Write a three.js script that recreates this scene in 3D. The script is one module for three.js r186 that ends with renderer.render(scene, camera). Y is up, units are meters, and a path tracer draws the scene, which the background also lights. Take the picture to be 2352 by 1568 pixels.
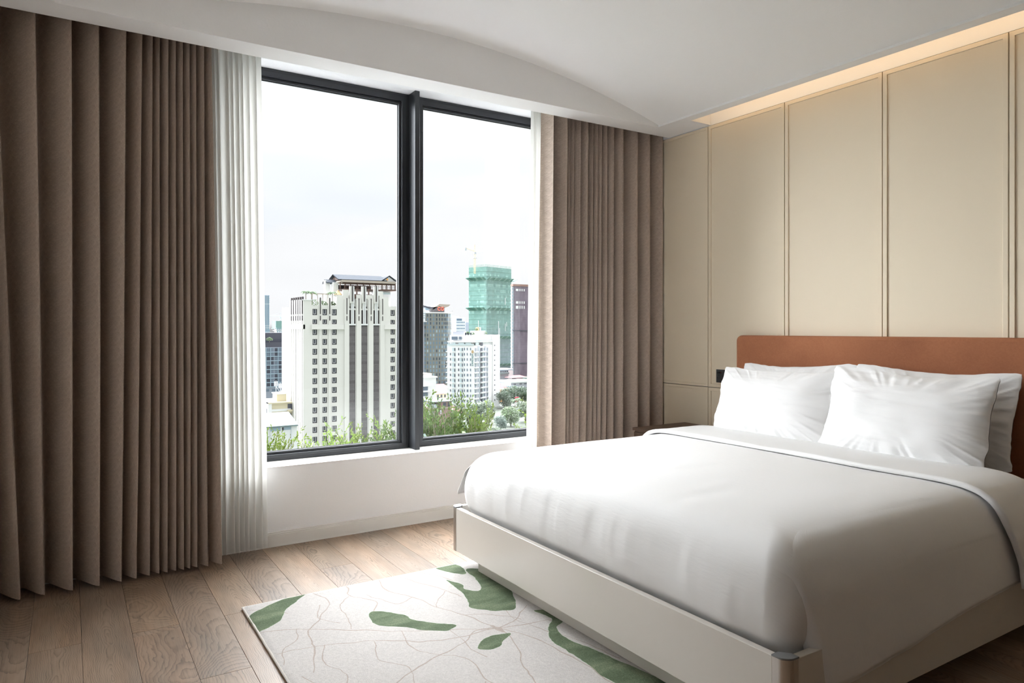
import * as THREE from 'three';
import { mergeGeometries, mergeVertices, toCreasedNormals } from 'three/addons/utils/BufferGeometryUtils.js';
import { RoundedBoxGeometry } from 'three/addons/geometries/RoundedBoxGeometry.js';
import { RectAreaLightUniformsLib } from 'three/addons/lights/RectAreaLightUniformsLib.js';

const SKY_RISE = 2.4, SUN_POWER = 44, SUN_AT = [14, 30, -60], SUN_SOFT = 142, COVE_POWER = 16;

// ---------- camera, sky, sun, exposure ----------
const scene = new THREE.Scene();
const renderer = new THREE.WebGLRenderer({ antialias: true });
renderer.toneMapping = THREE.LinearToneMapping;
renderer.toneMappingExposure = 1.0;
renderer.shadowMap.enabled = true;
RectAreaLightUniformsLib.init();

const FOCAL = 1615;                                     // pixels, for a frame of 2352 x 1568
const camera = new THREE.PerspectiveCamera(2 * Math.atan(784 / FOCAL) * 180 / Math.PI, 2352 / 1568, 0.05, 4000);
const YAW = Math.atan(1019 / FOCAL);
camera.position.set(0, 1.25, 0);
camera.lookAt(Math.sin(YAW), 1.25, -Math.cos(YAW));
camera.setViewOffset(2352, 1568, 0, 33, 2352, 1568);    // shift lens: verticals stay vertical

// seeded value noise
function hash3(x, y, z) {
  let h = (Math.imul(x, 374761393) + Math.imul(y, 668265263) + Math.imul(z, 2147483647 - 1274126177)) | 0;
  h = Math.imul(h ^ (h >>> 13), 1274126177); h ^= h >>> 16;
  return (h >>> 0) / 4294967296;
}
const fade = (t) => t * t * (3 - 2 * t), mix = (a, b, t) => a + (b - a) * t, clamp = (x, a = 0, b = 1) => Math.min(b, Math.max(a, x));
function noise(x, y, z = 0) {
  const xi = Math.floor(x), yi = Math.floor(y), zi = Math.floor(z), u = fade(x - xi), v = fade(y - yi), w = fade(z - zi);
  const c = (a, b, d) => hash3(xi + a, yi + b, zi + d);
  return mix(mix(mix(c(0, 0, 0), c(1, 0, 0), u), mix(c(0, 1, 0), c(1, 1, 0), u), v), mix(mix(c(0, 0, 1), c(1, 0, 1), u), mix(c(0, 1, 1), c(1, 1, 1), u), v), w);
}
const fbm = (x, y, z = 0, n = 4) => { let s = 0, a = 0.5, t = 0; for (let i = 0; i < n; i++) { s += a * noise(x, y, z + i * 17); t += a; x *= 2; y *= 2; a *= 0.5; } return s / t; };
function rng(seed) { let s = seed | 0; return () => { s = (s + 0x6d2b79f5) | 0; let t = Math.imul(s ^ (s >>> 15), 1 | s); t = (t + Math.imul(t ^ (t >>> 7), 61 | t)) ^ t; return ((t ^ (t >>> 14)) >>> 0) / 4294967296; }; }
const smooth = (a, b, x) => fade(clamp((x - a) / (b - a)));

// overcast sky: even, streaked with thin cloud, brighter towards the zenith as an overcast sky is
{
  const W = 1024, H = 512, d = new Float32Array(W * H * 4);
  for (let j = 0; j < H; j++) {
    const e = ((j + 0.5) / H - 0.5) * Math.PI, s = Math.max(0, Math.sin(e));
    for (let i = 0; i < W; i++) {
      const a = (i / W) * Math.PI * 2, cx = Math.cos(a), sx = Math.sin(a);
      const streak = fbm(cx * 3 + 9, s * 22 + sx * 1.2, sx * 3 + 5, 5) - 0.5;
      const puff = fbm(cx * 7 + 3, s * 30, sx * 7 + 8, 4) - 0.5;
      const cloud = 1 + 0.18 * streak * smooth(0, 0.05, s) + 0.05 * puff;
      const L = 0.97 * (1 + SKY_RISE * Math.pow(s, 2.2)) * cloud * (e < 0 ? 0.45 : 1);
      const blue = 1 + 0.035 * smooth(0.52, 0.44, 0.5 + streak);
      const o = (j * W + i) * 4;
      d[o] = L * 0.985 / blue; d[o + 1] = L * 1.0; d[o + 2] = L * 1.02 * blue; d[o + 3] = 1;
    }
  }
  const sky = new THREE.DataTexture(d, W, H, THREE.RGBAFormat, THREE.FloatType);
  sky.mapping = THREE.EquirectangularReflectionMapping; sky.magFilter = sky.minFilter = THREE.LinearFilter; sky.wrapS = THREE.RepeatWrapping; sky.needsUpdate = true;
  scene.background = sky;
}
// the sun, spread wide by the thin overcast, in front of the window
const sun = new THREE.DirectionalLight(new THREE.Color(0.94, 0.985, 1.02), SUN_POWER);
sun.position.set(...SUN_AT); sun.target.position.set(1.9, 0.8, -3.5);
sun.castShadow = true; sun.shadow.radius = SUN_SOFT / 0.53; sun.shadow.mapSize.set(2048, 2048);
Object.assign(sun.shadow.camera, { left: -12, right: 12, top: 12, bottom: -12, near: 1, far: 140 });
scene.add(sun, sun.target);

// ---------- helpers ----------
const used = {};
function numbered(n) { const k = used[n] = (used[n] ?? -1) + 1; return k ? `${n}_${String(k).padStart(3, '0')}` : n; }
function tag(o, label, category, group, kind) {
  if (label) o.userData.label = label; if (category) o.userData.category = category;
  if (group) o.userData.group = group; if (kind) o.userData.kind = kind;
  return o;
}
function shadowed(o) { o.castShadow = true; o.receiveShadow = true; return o; }
function thing(name, label, category, at = [0, 0, 0], group) {
  const o = new THREE.Group(); o.name = numbered(name); o.position.set(...at); scene.add(o);
  return tag(o, label, category, group);
}
function structure(name, at = [0, 0, 0]) { const o = new THREE.Group(); o.name = name; o.position.set(...at); o.userData.kind = 'structure'; scene.add(o); return o; }
// geometry is written in world metres (or in the thing's own axes when own = true) and moved into the parent's axes
function part(parent, name, geo, mat, opt = {}) {
  let root = parent; while (root.parent && root.parent !== scene) root = root.parent;
  if (!opt.own) { const p = root.position; geo.translate(-p.x, -p.y, -p.z); }
  const m = shadowed(new THREE.Mesh(geo, mat)); m.name = name;
  if (opt.label) m.userData.label = opt.label; if (opt.kind) m.userData.kind = opt.kind;
  parent.add(m); return m;
}
function solo(name, geo, mat, label, category, group, kind) {
  const m = shadowed(new THREE.Mesh(geo, mat)); m.name = numbered(name); scene.add(m); return tag(m, label, category, group, kind);
}
const clean = (g) => { if (g.index) g = g.toNonIndexed(); for (const k of Object.keys(g.attributes)) if (!['position', 'normal', 'uv'].includes(k)) g.deleteAttribute(k); g.morphAttributes = {}; if (!g.attributes.uv) g.setAttribute('uv', new THREE.BufferAttribute(new Float32Array(g.attributes.position.count * 2), 2)); return g; };
const merge = (list) => list.length === 1 ? list[0] : mergeGeometries(list.map(clean));
const box = (x0, x1, y0, y1, z0, z1) => new THREE.BoxGeometry(x1 - x0, y1 - y0, z1 - z0).translate((x0 + x1) / 2, (y0 + y1) / 2, (z0 + z1) / 2);
const rbox = (x0, x1, y0, y1, z0, z1, r = 0.003, s = 2) => new RoundedBoxGeometry(x1 - x0, y1 - y0, z1 - z0, s, r).translate((x0 + x1) / 2, (y0 + y1) / 2, (z0 + z1) / 2);
// uv in metres from the dominant axis of each face
function boxUV(g, k = 1) {
  g = clean(g); const p = g.attributes.position, n = g.attributes.normal, uv = new Float32Array(p.count * 2);
  for (let i = 0; i < p.count; i += 3) {
    let ax = 0, ay = 0, az = 0;
    for (let j = 0; j < 3; j++) { ax += Math.abs(n.getX(i + j)); ay += Math.abs(n.getY(i + j)); az += Math.abs(n.getZ(i + j)); }
    for (let j = 0; j < 3; j++) {
      const x = p.getX(i + j), y = p.getY(i + j), z = p.getZ(i + j);
      const [a, b] = ay >= ax && ay >= az ? [x, z] : ax >= az ? [z, y] : [x, y];
      uv[(i + j) * 2] = a * k; uv[(i + j) * 2 + 1] = b * k;
    }
  }
  g.setAttribute('uv', new THREE.BufferAttribute(uv, 2)); return g;
}
// a surface over a grid of points f(i / nu, j / nv) -> [x, y, z]
function gridSurface(nu, nv, f, uvf, flip = false) {
  const P = [], T = [], I = [];
  for (let j = 0; j <= nv; j++) for (let i = 0; i <= nu; i++) { const u = i / nu, v = j / nv; P.push(...f(u, v, i, j)); const t = uvf ? uvf(u, v, i, j) : [u, v]; T.push(t[0], t[1]); }
  for (let j = 0; j < nv; j++) for (let i = 0; i < nu; i++) {
    const a = j * (nu + 1) + i, b = a + 1, c = a + nu + 1, d = c + 1;
    flip ? I.push(a, c, b, b, c, d) : I.push(a, b, c, b, d, c);
  }
  const g = new THREE.BufferGeometry();
  g.setAttribute('position', new THREE.Float32BufferAttribute(P, 3)); g.setAttribute('uv', new THREE.Float32BufferAttribute(T, 2)); g.setIndex(I); g.computeVertexNormals(); return g;
}
function shapeOf(pts, holes = []) {
  const s = new THREE.Shape(pts.map(([x, y]) => new THREE.Vector2(x, y)));
  for (const h of holes) s.holes.push(new THREE.Path(h.map(([x, y]) => new THREE.Vector2(x, y))));
  return s;
}
const rect = (x0, x1, y0, y1) => [[x0, y0], [x1, y0], [x1, y1], [x0, y1]];
// flat ring or plate in the xy plane, from z0 to z1, with a small bevel on its edges
function plate(pts, holes, z0, z1, bevel = 0) {
  const g = new THREE.ExtrudeGeometry(shapeOf(pts, holes), { depth: z1 - z0 - 2 * bevel, bevelEnabled: bevel > 0, bevelSize: bevel, bevelThickness: bevel, bevelOffset: -bevel, bevelSegments: 2, curveSegments: 24 });
  return g.translate(0, 0, z0 + bevel);
}
function lerpList(list, t) { // piecewise linear through [t, ...values]
  for (let i = 1; i < list.length; i++) if (t <= list[i][0] || i === list.length - 1) {
    const a = list[i - 1], b = list[i], k = clamp((t - a[0]) / (b[0] - a[0])); return a.slice(1).map((x, j) => mix(x, b[j + 1], k));
  }
}
function bar(a, b, r, n = 6) { // round bar between two points
  const A = new THREE.Vector3(...a), B = new THREE.Vector3(...b), d = B.clone().sub(A), g = new THREE.CylinderGeometry(r, r, d.length(), n);
  g.applyQuaternion(new THREE.Quaternion().setFromUnitVectors(new THREE.Vector3(0, 1, 0), d.normalize())); return g.translate((A.x + B.x) / 2, (A.y + B.y) / 2, (A.z + B.z) / 2);
}

// ---------- textures and materials ----------
function dataTex(W, H, f, srgb, bytes = 4) {
  const d = new Uint8Array(W * H * 4);
  for (let j = 0; j < H; j++) for (let i = 0; i < W; i++) { const c = f(i, j), o = (j * W + i) * 4; d[o] = c[0]; d[o + 1] = c[1] ?? c[0]; d[o + 2] = c[2] ?? c[0]; d[o + 3] = 255; }
  const t = new THREE.DataTexture(d, W, H, THREE.RGBAFormat); t.wrapS = t.wrapT = THREE.RepeatWrapping; t.magFilter = THREE.LinearFilter; t.minFilter = THREE.LinearFilter;
  if (srgb) t.colorSpace = THREE.SRGBColorSpace; t.needsUpdate = true; return t;
}
const scaled = (t, sx, sy = sx) => { const c = t.clone(); c.repeat.set(sx, sy); c.needsUpdate = true; return c; };
const std = (o) => new THREE.MeshStandardMaterial(o), phys = (o) => new THREE.MeshPhysicalMaterial(o);
const col = (r, g, b) => new THREE.Color().setRGB(r / 255, g / 255, b / 255, THREE.SRGBColorSpace);
// tiling noise: f sampled on a torus by cross-fading
const tile = (f, W, H) => (i, j) => { const u = i / W, v = j / H, a = f(i, j), b = f(i - W, j), c = f(i, j - H), d = f(i - W, j - H), s = fade(clamp((u - 0.75) * 4)), t = fade(clamp((v - 0.75) * 4)); return mix(mix(a, b, s), mix(c, d, s), t); };
const plasterBump = (() => { const f = tile((i, j) => 255 * (0.5 * fbm(i / 5, j / 5, 1, 3) + 0.5 * fbm(i / 90, j / 90, 2, 3)), 512, 512); return dataTex(512, 512, (i, j) => [f(i, j)]); })();
const weave = (() => { const f = tile((i, j) => { const th = fbm(i / 9, j / 1.6, 3, 2), tv = fbm(i / 1.6, j / 9, 4, 2), s = fbm(i / 40, j / 40, 6, 3); return 0.38 * th + 0.38 * tv + 0.24 * s; }, 512, 512); const d = new Float32Array(512 * 512); for (let j = 0; j < 512; j++) for (let i = 0; i < 512; i++) d[j * 512 + i] = f(i, j); return d; })();
const weaveBump = dataTex(512, 512, (i, j) => [255 * weave[j * 512 + i]]);
const weaveTint = (lo, hi) => dataTex(512, 512, (i, j) => { const t = clamp((weave[j * 512 + i] - 0.3) * 2.5); return [0, 1, 2].map((k) => mix(lo[k], hi[k], t)); }, true);
const linenBump = (() => { const f = tile((i, j) => { const w = fbm(i / 30 + 2 * fbm(j / 60, i / 60, 8, 2), j / 6, 9, 4), fine = fbm(i / 2, j / 2, 11, 2); return 255 * (0.8 * w + 0.2 * fine); }, 512, 512); return dataTex(512, 512, (i, j) => [f(i, j)]); })();

const M = {};
M.paint = std({ color: col(244, 244, 245), roughness: 0.85, bumpMap: scaled(plasterBump, 1.5), bumpScale: 0.0006 });
M.ceilingPaint = std({ color: col(250, 249, 248), roughness: 0.9, bumpMap: scaled(plasterBump, 1.2), bumpScale: 0.0006 });
M.gloss = phys({ color: col(232, 229, 224), roughness: 0.35, clearcoat: 0.3, clearcoatRoughness: 0.2 });
M.panel = std({ color: col(242, 227, 202), roughness: 0.62, bumpMap: scaled(plasterBump, 3), bumpScale: 0.0002 });
M.groove = std({ color: col(60, 50, 40), roughness: 0.9 });
M.alu = std({ color: col(52, 54, 58), roughness: 0.38, metalness: 0.35 });
M.gasket = std({ color: col(24, 24, 25), roughness: 0.7 });
M.pane = phys({ color: 0xffffff, roughness: 0.0, transmission: 1, thickness: 0, ior: 1.45, specularIntensity: 0.45 });
M.darkWall = std({ color: col(74, 52, 38), roughness: 0.6, bumpMap: scaled(plasterBump, 2), bumpScale: 0.0002 });
M.sideWall = std({ color: col(246, 244, 241), roughness: 0.8, bumpMap: scaled(plasterBump, 1.5), bumpScale: 0.0005 });
M.drape = phys({ color: 0xffffff, roughness: 1, map: weaveTint([166, 148, 134], [214, 197, 183]), bumpMap: weaveBump, bumpScale: 0.0018, sheen: 0.25, sheenRoughness: 0.7, sheenColor: col(200, 180, 160) });
M.sheer = phys({ color: col(232, 231, 227), roughness: 1, transmission: 0.27, thickness: 0, bumpMap: weaveBump, bumpScale: 0.0003, side: THREE.DoubleSide });
M.sheerOpen = M.sheer;
M.linen = std({ color: col(234, 233, 232), roughness: 0.8, bumpMap: linenBump, bumpScale: 0.0005 });
M.lacquer = phys({ color: col(214, 208, 199), roughness: 0.3, clearcoat: 0.6, clearcoatRoughness: 0.12 });
M.lacquerEdge = std({ color: col(226, 220, 212), roughness: 0.4 });
M.steel = std({ color: col(196, 190, 184), roughness: 0.28, metalness: 0.95 });
M.cap = std({ color: col(120, 121, 122), roughness: 0.55 });
M.walnut = std({ color: col(104, 84, 70), roughness: 0.5 });
M.socket = std({ color: col(54, 55, 57), roughness: 0.45 });
M.black = std({ color: col(16, 16, 17), roughness: 0.6 });
M.red = std({ color: col(170, 30, 24), roughness: 0.5 });

// ---------- the room ----------
const ZW = -4.12, XR = 3.79, XL = -0.32, ZB = 2.7, SOFF = 2.66, TOP = 3.2;
const WIN = { x0: 0.76, x1: 3.10, y0: 0.45, y1: 2.788 };
{ // window wall, one solid with the opening through it
  const w = structure('wall_window');
  part(w, 'plaster', boxUV(plate(rect(XL - 0.3, XR + 0.3, -0.15, TOP), [rect(WIN.x0, WIN.x1, WIN.y0, WIN.y1)], ZW - 0.36, ZW)), M.paint);
  const b = structure('baseboard_window');
  part(b, 'board', boxUV(rbox(XL, XR, 0, 0.066, ZW - 0.01, ZW + 0.014, 0.002)), M.gloss);
  part(b, 'moulding', boxUV(merge([rbox(XL, XR, 0.066, 0.074, ZW - 0.01, ZW + 0.012, 0.0025), rbox(XL, XR, 0.074, 0.083, ZW - 0.01, ZW + 0.008, 0.003)])), M.gloss);
  part(b, 'sealant', box(XL, XR, 0, 0.003, ZW, ZW + 0.018), M.gloss);
  const s = structure('trim_1');
  part(s, 'window_sill', boxUV(rbox(WIN.x0 + 0.001, WIN.x1 - 0.001, 0.449, 0.452, ZW - 0.30, ZW + 0.004, 0.0014)), M.gloss);
}
{ // panelled wall behind the bed
  const w = structure('wall_head');
  part(w, 'plaster', boxUV(box(XR + 0.024, XR + 0.3, -0.15, TOP, ZW - 0.36, ZB)), M.paint);
  part(w, 'backing', boxUV(box(XR + 0.018, XR + 0.024, 0, 2.655, ZW, ZB)), M.groove);
  part(w, 'upper_wall', boxUV(box(XR + 0.001, XR + 0.024, 2.657, TOP, ZW, ZB)), M.paint);
  const seams = [ZW, -3.434, -2.811, -2.186, -1.571, -0.95, -0.33, 0.29, 0.91, 1.53, 2.15, ZB];
  for (let i = 0; i + 1 < seams.length; i++) for (const [y0, y1] of [[0, 0.829], [0.833, 2.655]]) {
    const a = seams[i] + 0.0025, b = seams[i + 1] - 0.0025, R = i === 0 ? 0.018 : 0.023;
    // in the wall's own axes: the plate is drawn in (z, y) and stood on its side
    const ring = plate(rect(a, b, y0, y1), [rect(a + R, b - R, y0 + R, y1 - R)], 0, 0.018, 0.0015), field = plate(rect(a + R - 0.002, b - R + 0.002, y0 + R - 0.002, y1 - R + 0.002), [], 0, 0.010);
    const g = merge([ring, field]); g.rotateY(-Math.PI / 2); // x -> z, z -> -x
    g.translate(XR + 0.018, 0, 0);
    part(w, 'panel', boxUV(g), M.panel);
  }
}
{ // walls outside the picture: a pale one beside the camera, a dark timber one behind it
  const l = structure('wall_side'); part(l, 'plaster', boxUV(box(XL - 0.3, XL, -0.15, TOP, ZW - 0.36, -0.7)), M.sideWall); part(l, 'panelling', boxUV(box(XL - 0.3, XL, -0.15, TOP, -0.7, ZB)), M.darkWall);
  const k = structure('wall_back'); part(k, 'panelling', boxUV(box(XL - 0.3, XR + 0.3, -0.15, TOP, ZB, ZB + 0.2)), M.darkWall);
}
{ // ceiling: a shallow vault between dropped edges, a curtain pocket before the window, a cove along each side
  const c = structure('ceiling');
  const x0 = -0.05, x1 = 3.52, spring = 2.674, rise = 0.262, R = ((x1 - x0) ** 2 / 4 + rise * rise) / (2 * rise), cx = (x0 + x1) / 2, half = Math.asin((x1 - x0) / 2 / R), pts = [[x1, TOP], [x0, TOP]];
  for (let i = 0; i <= 72; i++) { const a = -half + (2 * half * i) / 72; pts.push([cx + R * Math.sin(a), spring + rise - R + R * Math.cos(a)]); }
  const vault = plate(pts, [], -3.66, ZB);
  { // smooth normals under the vault
    const p = vault.attributes.position, n = vault.attributes.normal;
    for (let i = 0; i < p.count; i++) if (Math.abs(n.getZ(i)) < 0.5 && n.getY(i) < -0.3) { const dx = p.getX(i) - cx, dy = p.getY(i) - (spring + rise - R), l = Math.hypot(dx, dy); n.setXYZ(i, -dx / l, -dy / l, 0); }
  }
  part(c, 'vault', boxUV(vault), M.ceilingPaint);
  part(c, 'bulkhead', boxUV(rbox(XL, XR, SOFF, TOP, -3.815, -3.645, 0.002)), M.ceilingPaint);
  part(c, 'pocket_top', boxUV(box(XL, XR, 2.79, TOP, ZW, -3.80)), M.ceilingPaint);
  for (const [a, b, e] of [[x1, 3.60, XR], [x0, -0.13, XL]]) {
    const lo = Math.min(a, b), hi = Math.max(a, b), o = Math.min(b, e), q = Math.max(b, e);
    part(c, 'cove_lip', boxUV(rbox(lo, hi, SOFF, 2.684, -3.413, ZB, 0.002)), M.ceilingPaint);
    part(c, 'cove_end', boxUV(box(Math.min(a, e), Math.max(a, e), SOFF, TOP, -3.65, -3.412)), M.ceilingPaint);
    part(c, 'cove_top', boxUV(box(Math.min(a, e), Math.max(a, e), 2.87, TOP, -3.42, ZB)), M.ceilingPaint);
    const led = solo('led_strip', rbox(e > a ? 3.54 : -0.082, e > a ? 3.552 : -0.07, 2.684, 2.690, -3.38, ZB - 0.05, 0.001), std({ color: 0xffffff, emissive: new THREE.Color(1, 0.70, 0.40), emissiveIntensity: 1.5 }),
      e > a ? 'warm light strip hidden in the ceiling cove above the headboard wall' : 'warm light strip hidden in the ceiling cove opposite the bed', 'light strip');
    const lamp = new THREE.RectAreaLight(new THREE.Color(1, 0.68, 0.36), COVE_POWER, ZB + 3.3, 0.012);
    lamp.position.set(e > a ? 3.553 : -0.083, 2.694, (ZB - 3.4) / 2); lamp.lookAt(e > a ? XR : XL, 2.70, (ZB - 3.4) / 2);
    scene.add(lamp);
  }
}
// floor boards: every board a piece of its own, eight sorts of grain
const boards = (() => {
  const W = 2048, H = 2048, N = 8, w = W / N, colr = new Uint8Array(W * H * 4), bmp = new Uint8Array(W * H * 4);
  const tone = [[0, 0, 0], [-5, -4, -4], [4, 3, 2], [-2, -3, -4], [5, 4, 3], [-7, -6, -4], [2, 0, -2], [-3, -1, 1]];
  for (let n = 0; n < N; n++) {
    const cx = [0.5, 0.35, 0.62, 0.2, 0.55, 0.8, 0.45, 0.5][n], slope = [0.9, -1.1, 0.5, 1.6, -0.7, 1.3, 0.8, -0.4][n], d0 = [0.3, 1.5, 0.15, 2.4, 0.6, 2.8, 0.9, 0.1][n];
    for (let j = 0; j < H; j++) for (let i = 0; i < w; i++) {
      const x = i / w, y = j / H; // board 0.1755 wide, 1.9 long
      const wx = (x - cx) * 17.5 + 5.0 * (fbm(x * 1.6, y * 5, n * 3 + 1, 3) - 0.5) + 0.9 * (fbm(x * 7, y * 46, n + 40, 3) - 0.5);
      const dep = d0 * 6 + slope * 14 * y + 8 * (fbm(y * 4.2, n * 9.1, 5, 3) - 0.5) + 2.0 * (fbm(x * 2.2, y * 11, n + 60, 3) - 0.5);
      const r = Math.sqrt(wx * wx + dep * dep) * 1.75 + 0.35 * fbm(x * 20, y * 60, n + 80, 2);
      const fr = r - Math.floor(r), ring = Math.pow(fr, 3.2) * (1 - smooth(0.9, 1, fr));
      const pore = Math.pow(fbm(x * 60, y * 22, n + 20, 3), 2.2) * (0.45 + 0.9 * ring);
      const blot = fbm(x * 2.4, y * 7, n + 90, 4) - 0.5;
      const k = clamp(1 - 0.24 * ring * (0.2 + 1.2 * fbm(x * 5, y * 22, n + 33, 2)) - 0.30 * pore + 0.22 * blot, 0, 1.3);
      const o = (j * W + n * w + i) * 4, t = tone[n], wn = 10 * (fbm(x * 3, y * 6, n + 55, 3) - 0.5);
      colr[o] = clamp((156 + t[0] + wn) * k, 0, 255); colr[o + 1] = clamp((133 + t[1]) * k, 0, 255); colr[o + 2] = clamp((113 + t[2] - wn * 0.6) * k, 0, 255); colr[o + 3] = 255;
      const b = clamp(0.75 - 0.5 * ring - 0.5 * pore); bmp[o] = bmp[o + 1] = bmp[o + 2] = 255 * b; bmp[o + 3] = 255;
    }
  }
  const mk = (d, s) => { const t = new THREE.DataTexture(d, W, H, THREE.RGBAFormat); t.wrapS = t.wrapT = THREE.RepeatWrapping; t.magFilter = t.minFilter = THREE.LinearFilter; if (s) t.colorSpace = THREE.SRGBColorSpace; t.needsUpdate = true; return t; };
  return [mk(colr, true), mk(bmp, false)];
})();
M.wood = std({ color: 0xffffff, map: boards[0], bumpMap: boards[1], bumpScale: 0.00022, roughness: 0.46 });
{
  const f = structure('floor');
  part(f, 'screed', box(XL - 0.3, XR + 0.3, -0.25, -0.016, ZW - 0.36, ZB + 0.2), M.groove);
  const P = 0.1755, first = -0.131 - 2 * P, ends = { 2: [-3.262, -1.55], 4: [-3.252, -1.3], 6: [-3.242, -1.7], 7: [-3.905, -2.2], 3: [-2.35, -4.0], 5: [-2.7], 8: [-3.0, -1.2], 9: [-3.6, -1.8], 10: [-2.7], 11: [-3.3] };
  const r = rng(7);
  for (let k = 0; first + k * P < XR; k++) {
    const x0 = Math.max(XL, first + k * P), x1 = Math.min(XR, first + (k + 1) * P); if (x1 - x0 < 0.01) continue;
    const cuts = [ZW, ...(ends[k] ?? []), ...(k % 2 ? [-0.6, 1.2] : [0.1, 1.7]), ZB].sort((a, b) => a - b).filter((z, i, l) => !i || z - l[i - 1] > 0.25);
    for (let i = 0; i + 1 < cuts.length; i++) {
      const a = cuts[i] + 0.0004, b = cuts[i + 1] - 0.0004, g = clean(rbox(x0 + 0.0005, x1 - 0.0005, -0.016, 0, a, b, 0.0012, 1)), n = Math.floor(r() * 8), off = r(), sgn = r() < 0.5 ? 1 : -1;
      const p = g.attributes.position, uv = g.attributes.uv;
      for (let q = 0; q < p.count; q++) uv.setXY(q, (n + 0.01 + 0.98 * clamp((p.getX(q) - (first + k * P)) / P)) / 8, off + sgn * p.getZ(q) / 1.9);
      part(f, 'plank', g, M.wood);
    }
  }
}

// ---------- the window ----------
{
  const w = structure('window_1');
  const { x0, x1, y0, y1 } = WIN;
  for (const [a, b, la, lb] of [[x0, 1.9055, 0.066, 0.064], [1.939, x1, 0.081, 0.066]]) {
    const ga = a + la, gb = b - lb, gy0 = 0.505, gy1 = 2.722, s = 0.016;
    const frame = part(w, 'frame', boxUV(plate(rect(a, b, y0 + 0.002, y1 - 0.001), [rect(ga - s, gb + s, gy0 - s, gy1 + s)], -4.40, -4.30, 0.002)), M.alu);
    part(frame, 'groove', boxUV(plate(rect(a + 0.016, b - 0.016, y0 + 0.018, y1 - 0.017), [rect(a + 0.018, b - 0.018, y0 + 0.02, y1 - 0.019)], -4.302, -4.2996)), M.gasket);
    part(w, 'glazing_bead', boxUV(plate(rect(ga - s - 0.001, gb + s + 0.001, gy0 - s - 0.001, gy1 + s + 0.001), [rect(ga, gb, gy0, gy1)], -4.36, -4.318, 0.004)), M.alu);
    part(w, 'gasket', boxUV(plate(rect(ga - 0.003, gb + 0.003, gy0 - 0.003, gy1 + 0.003), [rect(ga + 0.003, gb - 0.003, gy0 + 0.003, gy1 - 0.003)], -4.342, -4.334)), M.gasket);
    part(w, 'pane', plate(rect(ga - 0.002, gb + 0.002, gy0 - 0.002, gy1 + 0.002), [], -4.3382, -4.338).deleteAttribute('uv'), M.pane);
  }
  part(w, 'mullion', boxUV(rbox(1.9058, 1.9387, y0 + 0.002, y1, -4.42, -4.20, 0.002)), M.alu);
}

// ---------- the bed ----------
{
  const b = thing('bed_frame', 'low bed base of pale lacquered boards with brushed metal corner posts', 'bed', [2.7, 0, -2.245]);
  const T = 0.32, B = 0.1;
  part(b, 'foot_board', boxUV(rbox(1.686, 1.712, B, T, -3.212, -1.292, 0.002)), M.lacquer);
  part(b, 'side_board', boxUV(rbox(1.735, 3.70, B, T, -1.268, -1.242, 0.002)), M.lacquer);
  part(b, 'side_board', boxUV(rbox(1.735, 3.70, B, T, -3.262, -3.236, 0.002)), M.lacquer);
  for (const s of [1, -1]) { // quarter-round posts with a plastic cap
    const cz = s > 0 ? -1.242 : -3.262, sh = (r, x, z) => { const q = [[x + r, z], [x + r, z - s * 0.028], [x + 0.028, z - s * r], [x, z - s * r]]; for (let i = 1; i < 10; i++) { const a = (i / 10) * Math.PI / 2; q.push([x + 0.034 - 0.034 * Math.cos(a), z - s * (0.034 - 0.034 * Math.sin(a))]); } return q; };
    const mk = (r, y0, y1, bev, o) => { const g = plate(sh(r, 1.686 - o, cz + s * o).map(([x, z]) => [x, -z]), [], y0, y1, bev); g.rotateX(-Math.PI / 2); return g; };
    const p = part(b, 'corner_post', mk(0.050, B - 0.002, T - 0.001, 0.0005, 0.001), M.steel);
    part(p, 'post_cap', mk(0.053, T - 0.001, T + 0.005, 0.0012, 0.002), M.cap, { label: 'grey plastic cap' });
  }
  part(b, 'plinth', boxUV(rbox(1.752, 3.66, 0.0165, B - 0.001, -3.097, -1.40, 0.002)), M.lacquer);
  part(b, 'slat_base', boxUV(box(1.713, 3.69, B, 0.19, -3.234, -1.27)), M.walnut);
  const m = thing('mattress', 'deep white mattress in a fitted sheet, bare only beside the pillows', 'mattress', [2.7, 0.19, -2.245]);
  part(m, 'body', boxUV(rbox(1.80, 3.69, 0.191, 0.572, -3.16, -1.335, 0.08, 6)), M.linen);
}
// duvet: tucked into the base at the foot, hanging over both long sides
const HEM = (x) => lerpList([[1.7, 0.185], [2.0, 0.19], [2.3, 0.215], [2.6, 0.245], [3.1, 0.275], [3.4, 0.28]], x)[0];
// the sheet over the near edge, as [z from the bed's near side outwards, y]; k runs from the flat top to the hem
const EDGE = [[0, -0.34, 0.6225], [0.12, -0.22, 0.622], [0.24, -0.13, 0.615], [0.34, -0.075, 0.600], [0.44, -0.035, 0.572], [0.52, -0.010, 0.535], [0.60, 0.006, 0.49], [0.72, 0.018, 0.42], [0.86, 0.030, 0.32], [1, 0.038, 0.2]];
function edgePoint(k, hem) { const [dz, y] = lerpList(EDGE, k); return [dz, k > 0.6 ? mix(0.49, hem, (0.49 - y) / 0.29) : y]; }
function smoothEdge(k, hem) { const a = edgePoint(clamp(k - 0.03), hem), b = edgePoint(k, hem), c = edgePoint(clamp(k + 0.03), hem); return [(a[0] + 2 * b[0] + c[0]) / 4, (a[1] + 2 * b[1] + c[1]) / 4]; }
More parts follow.
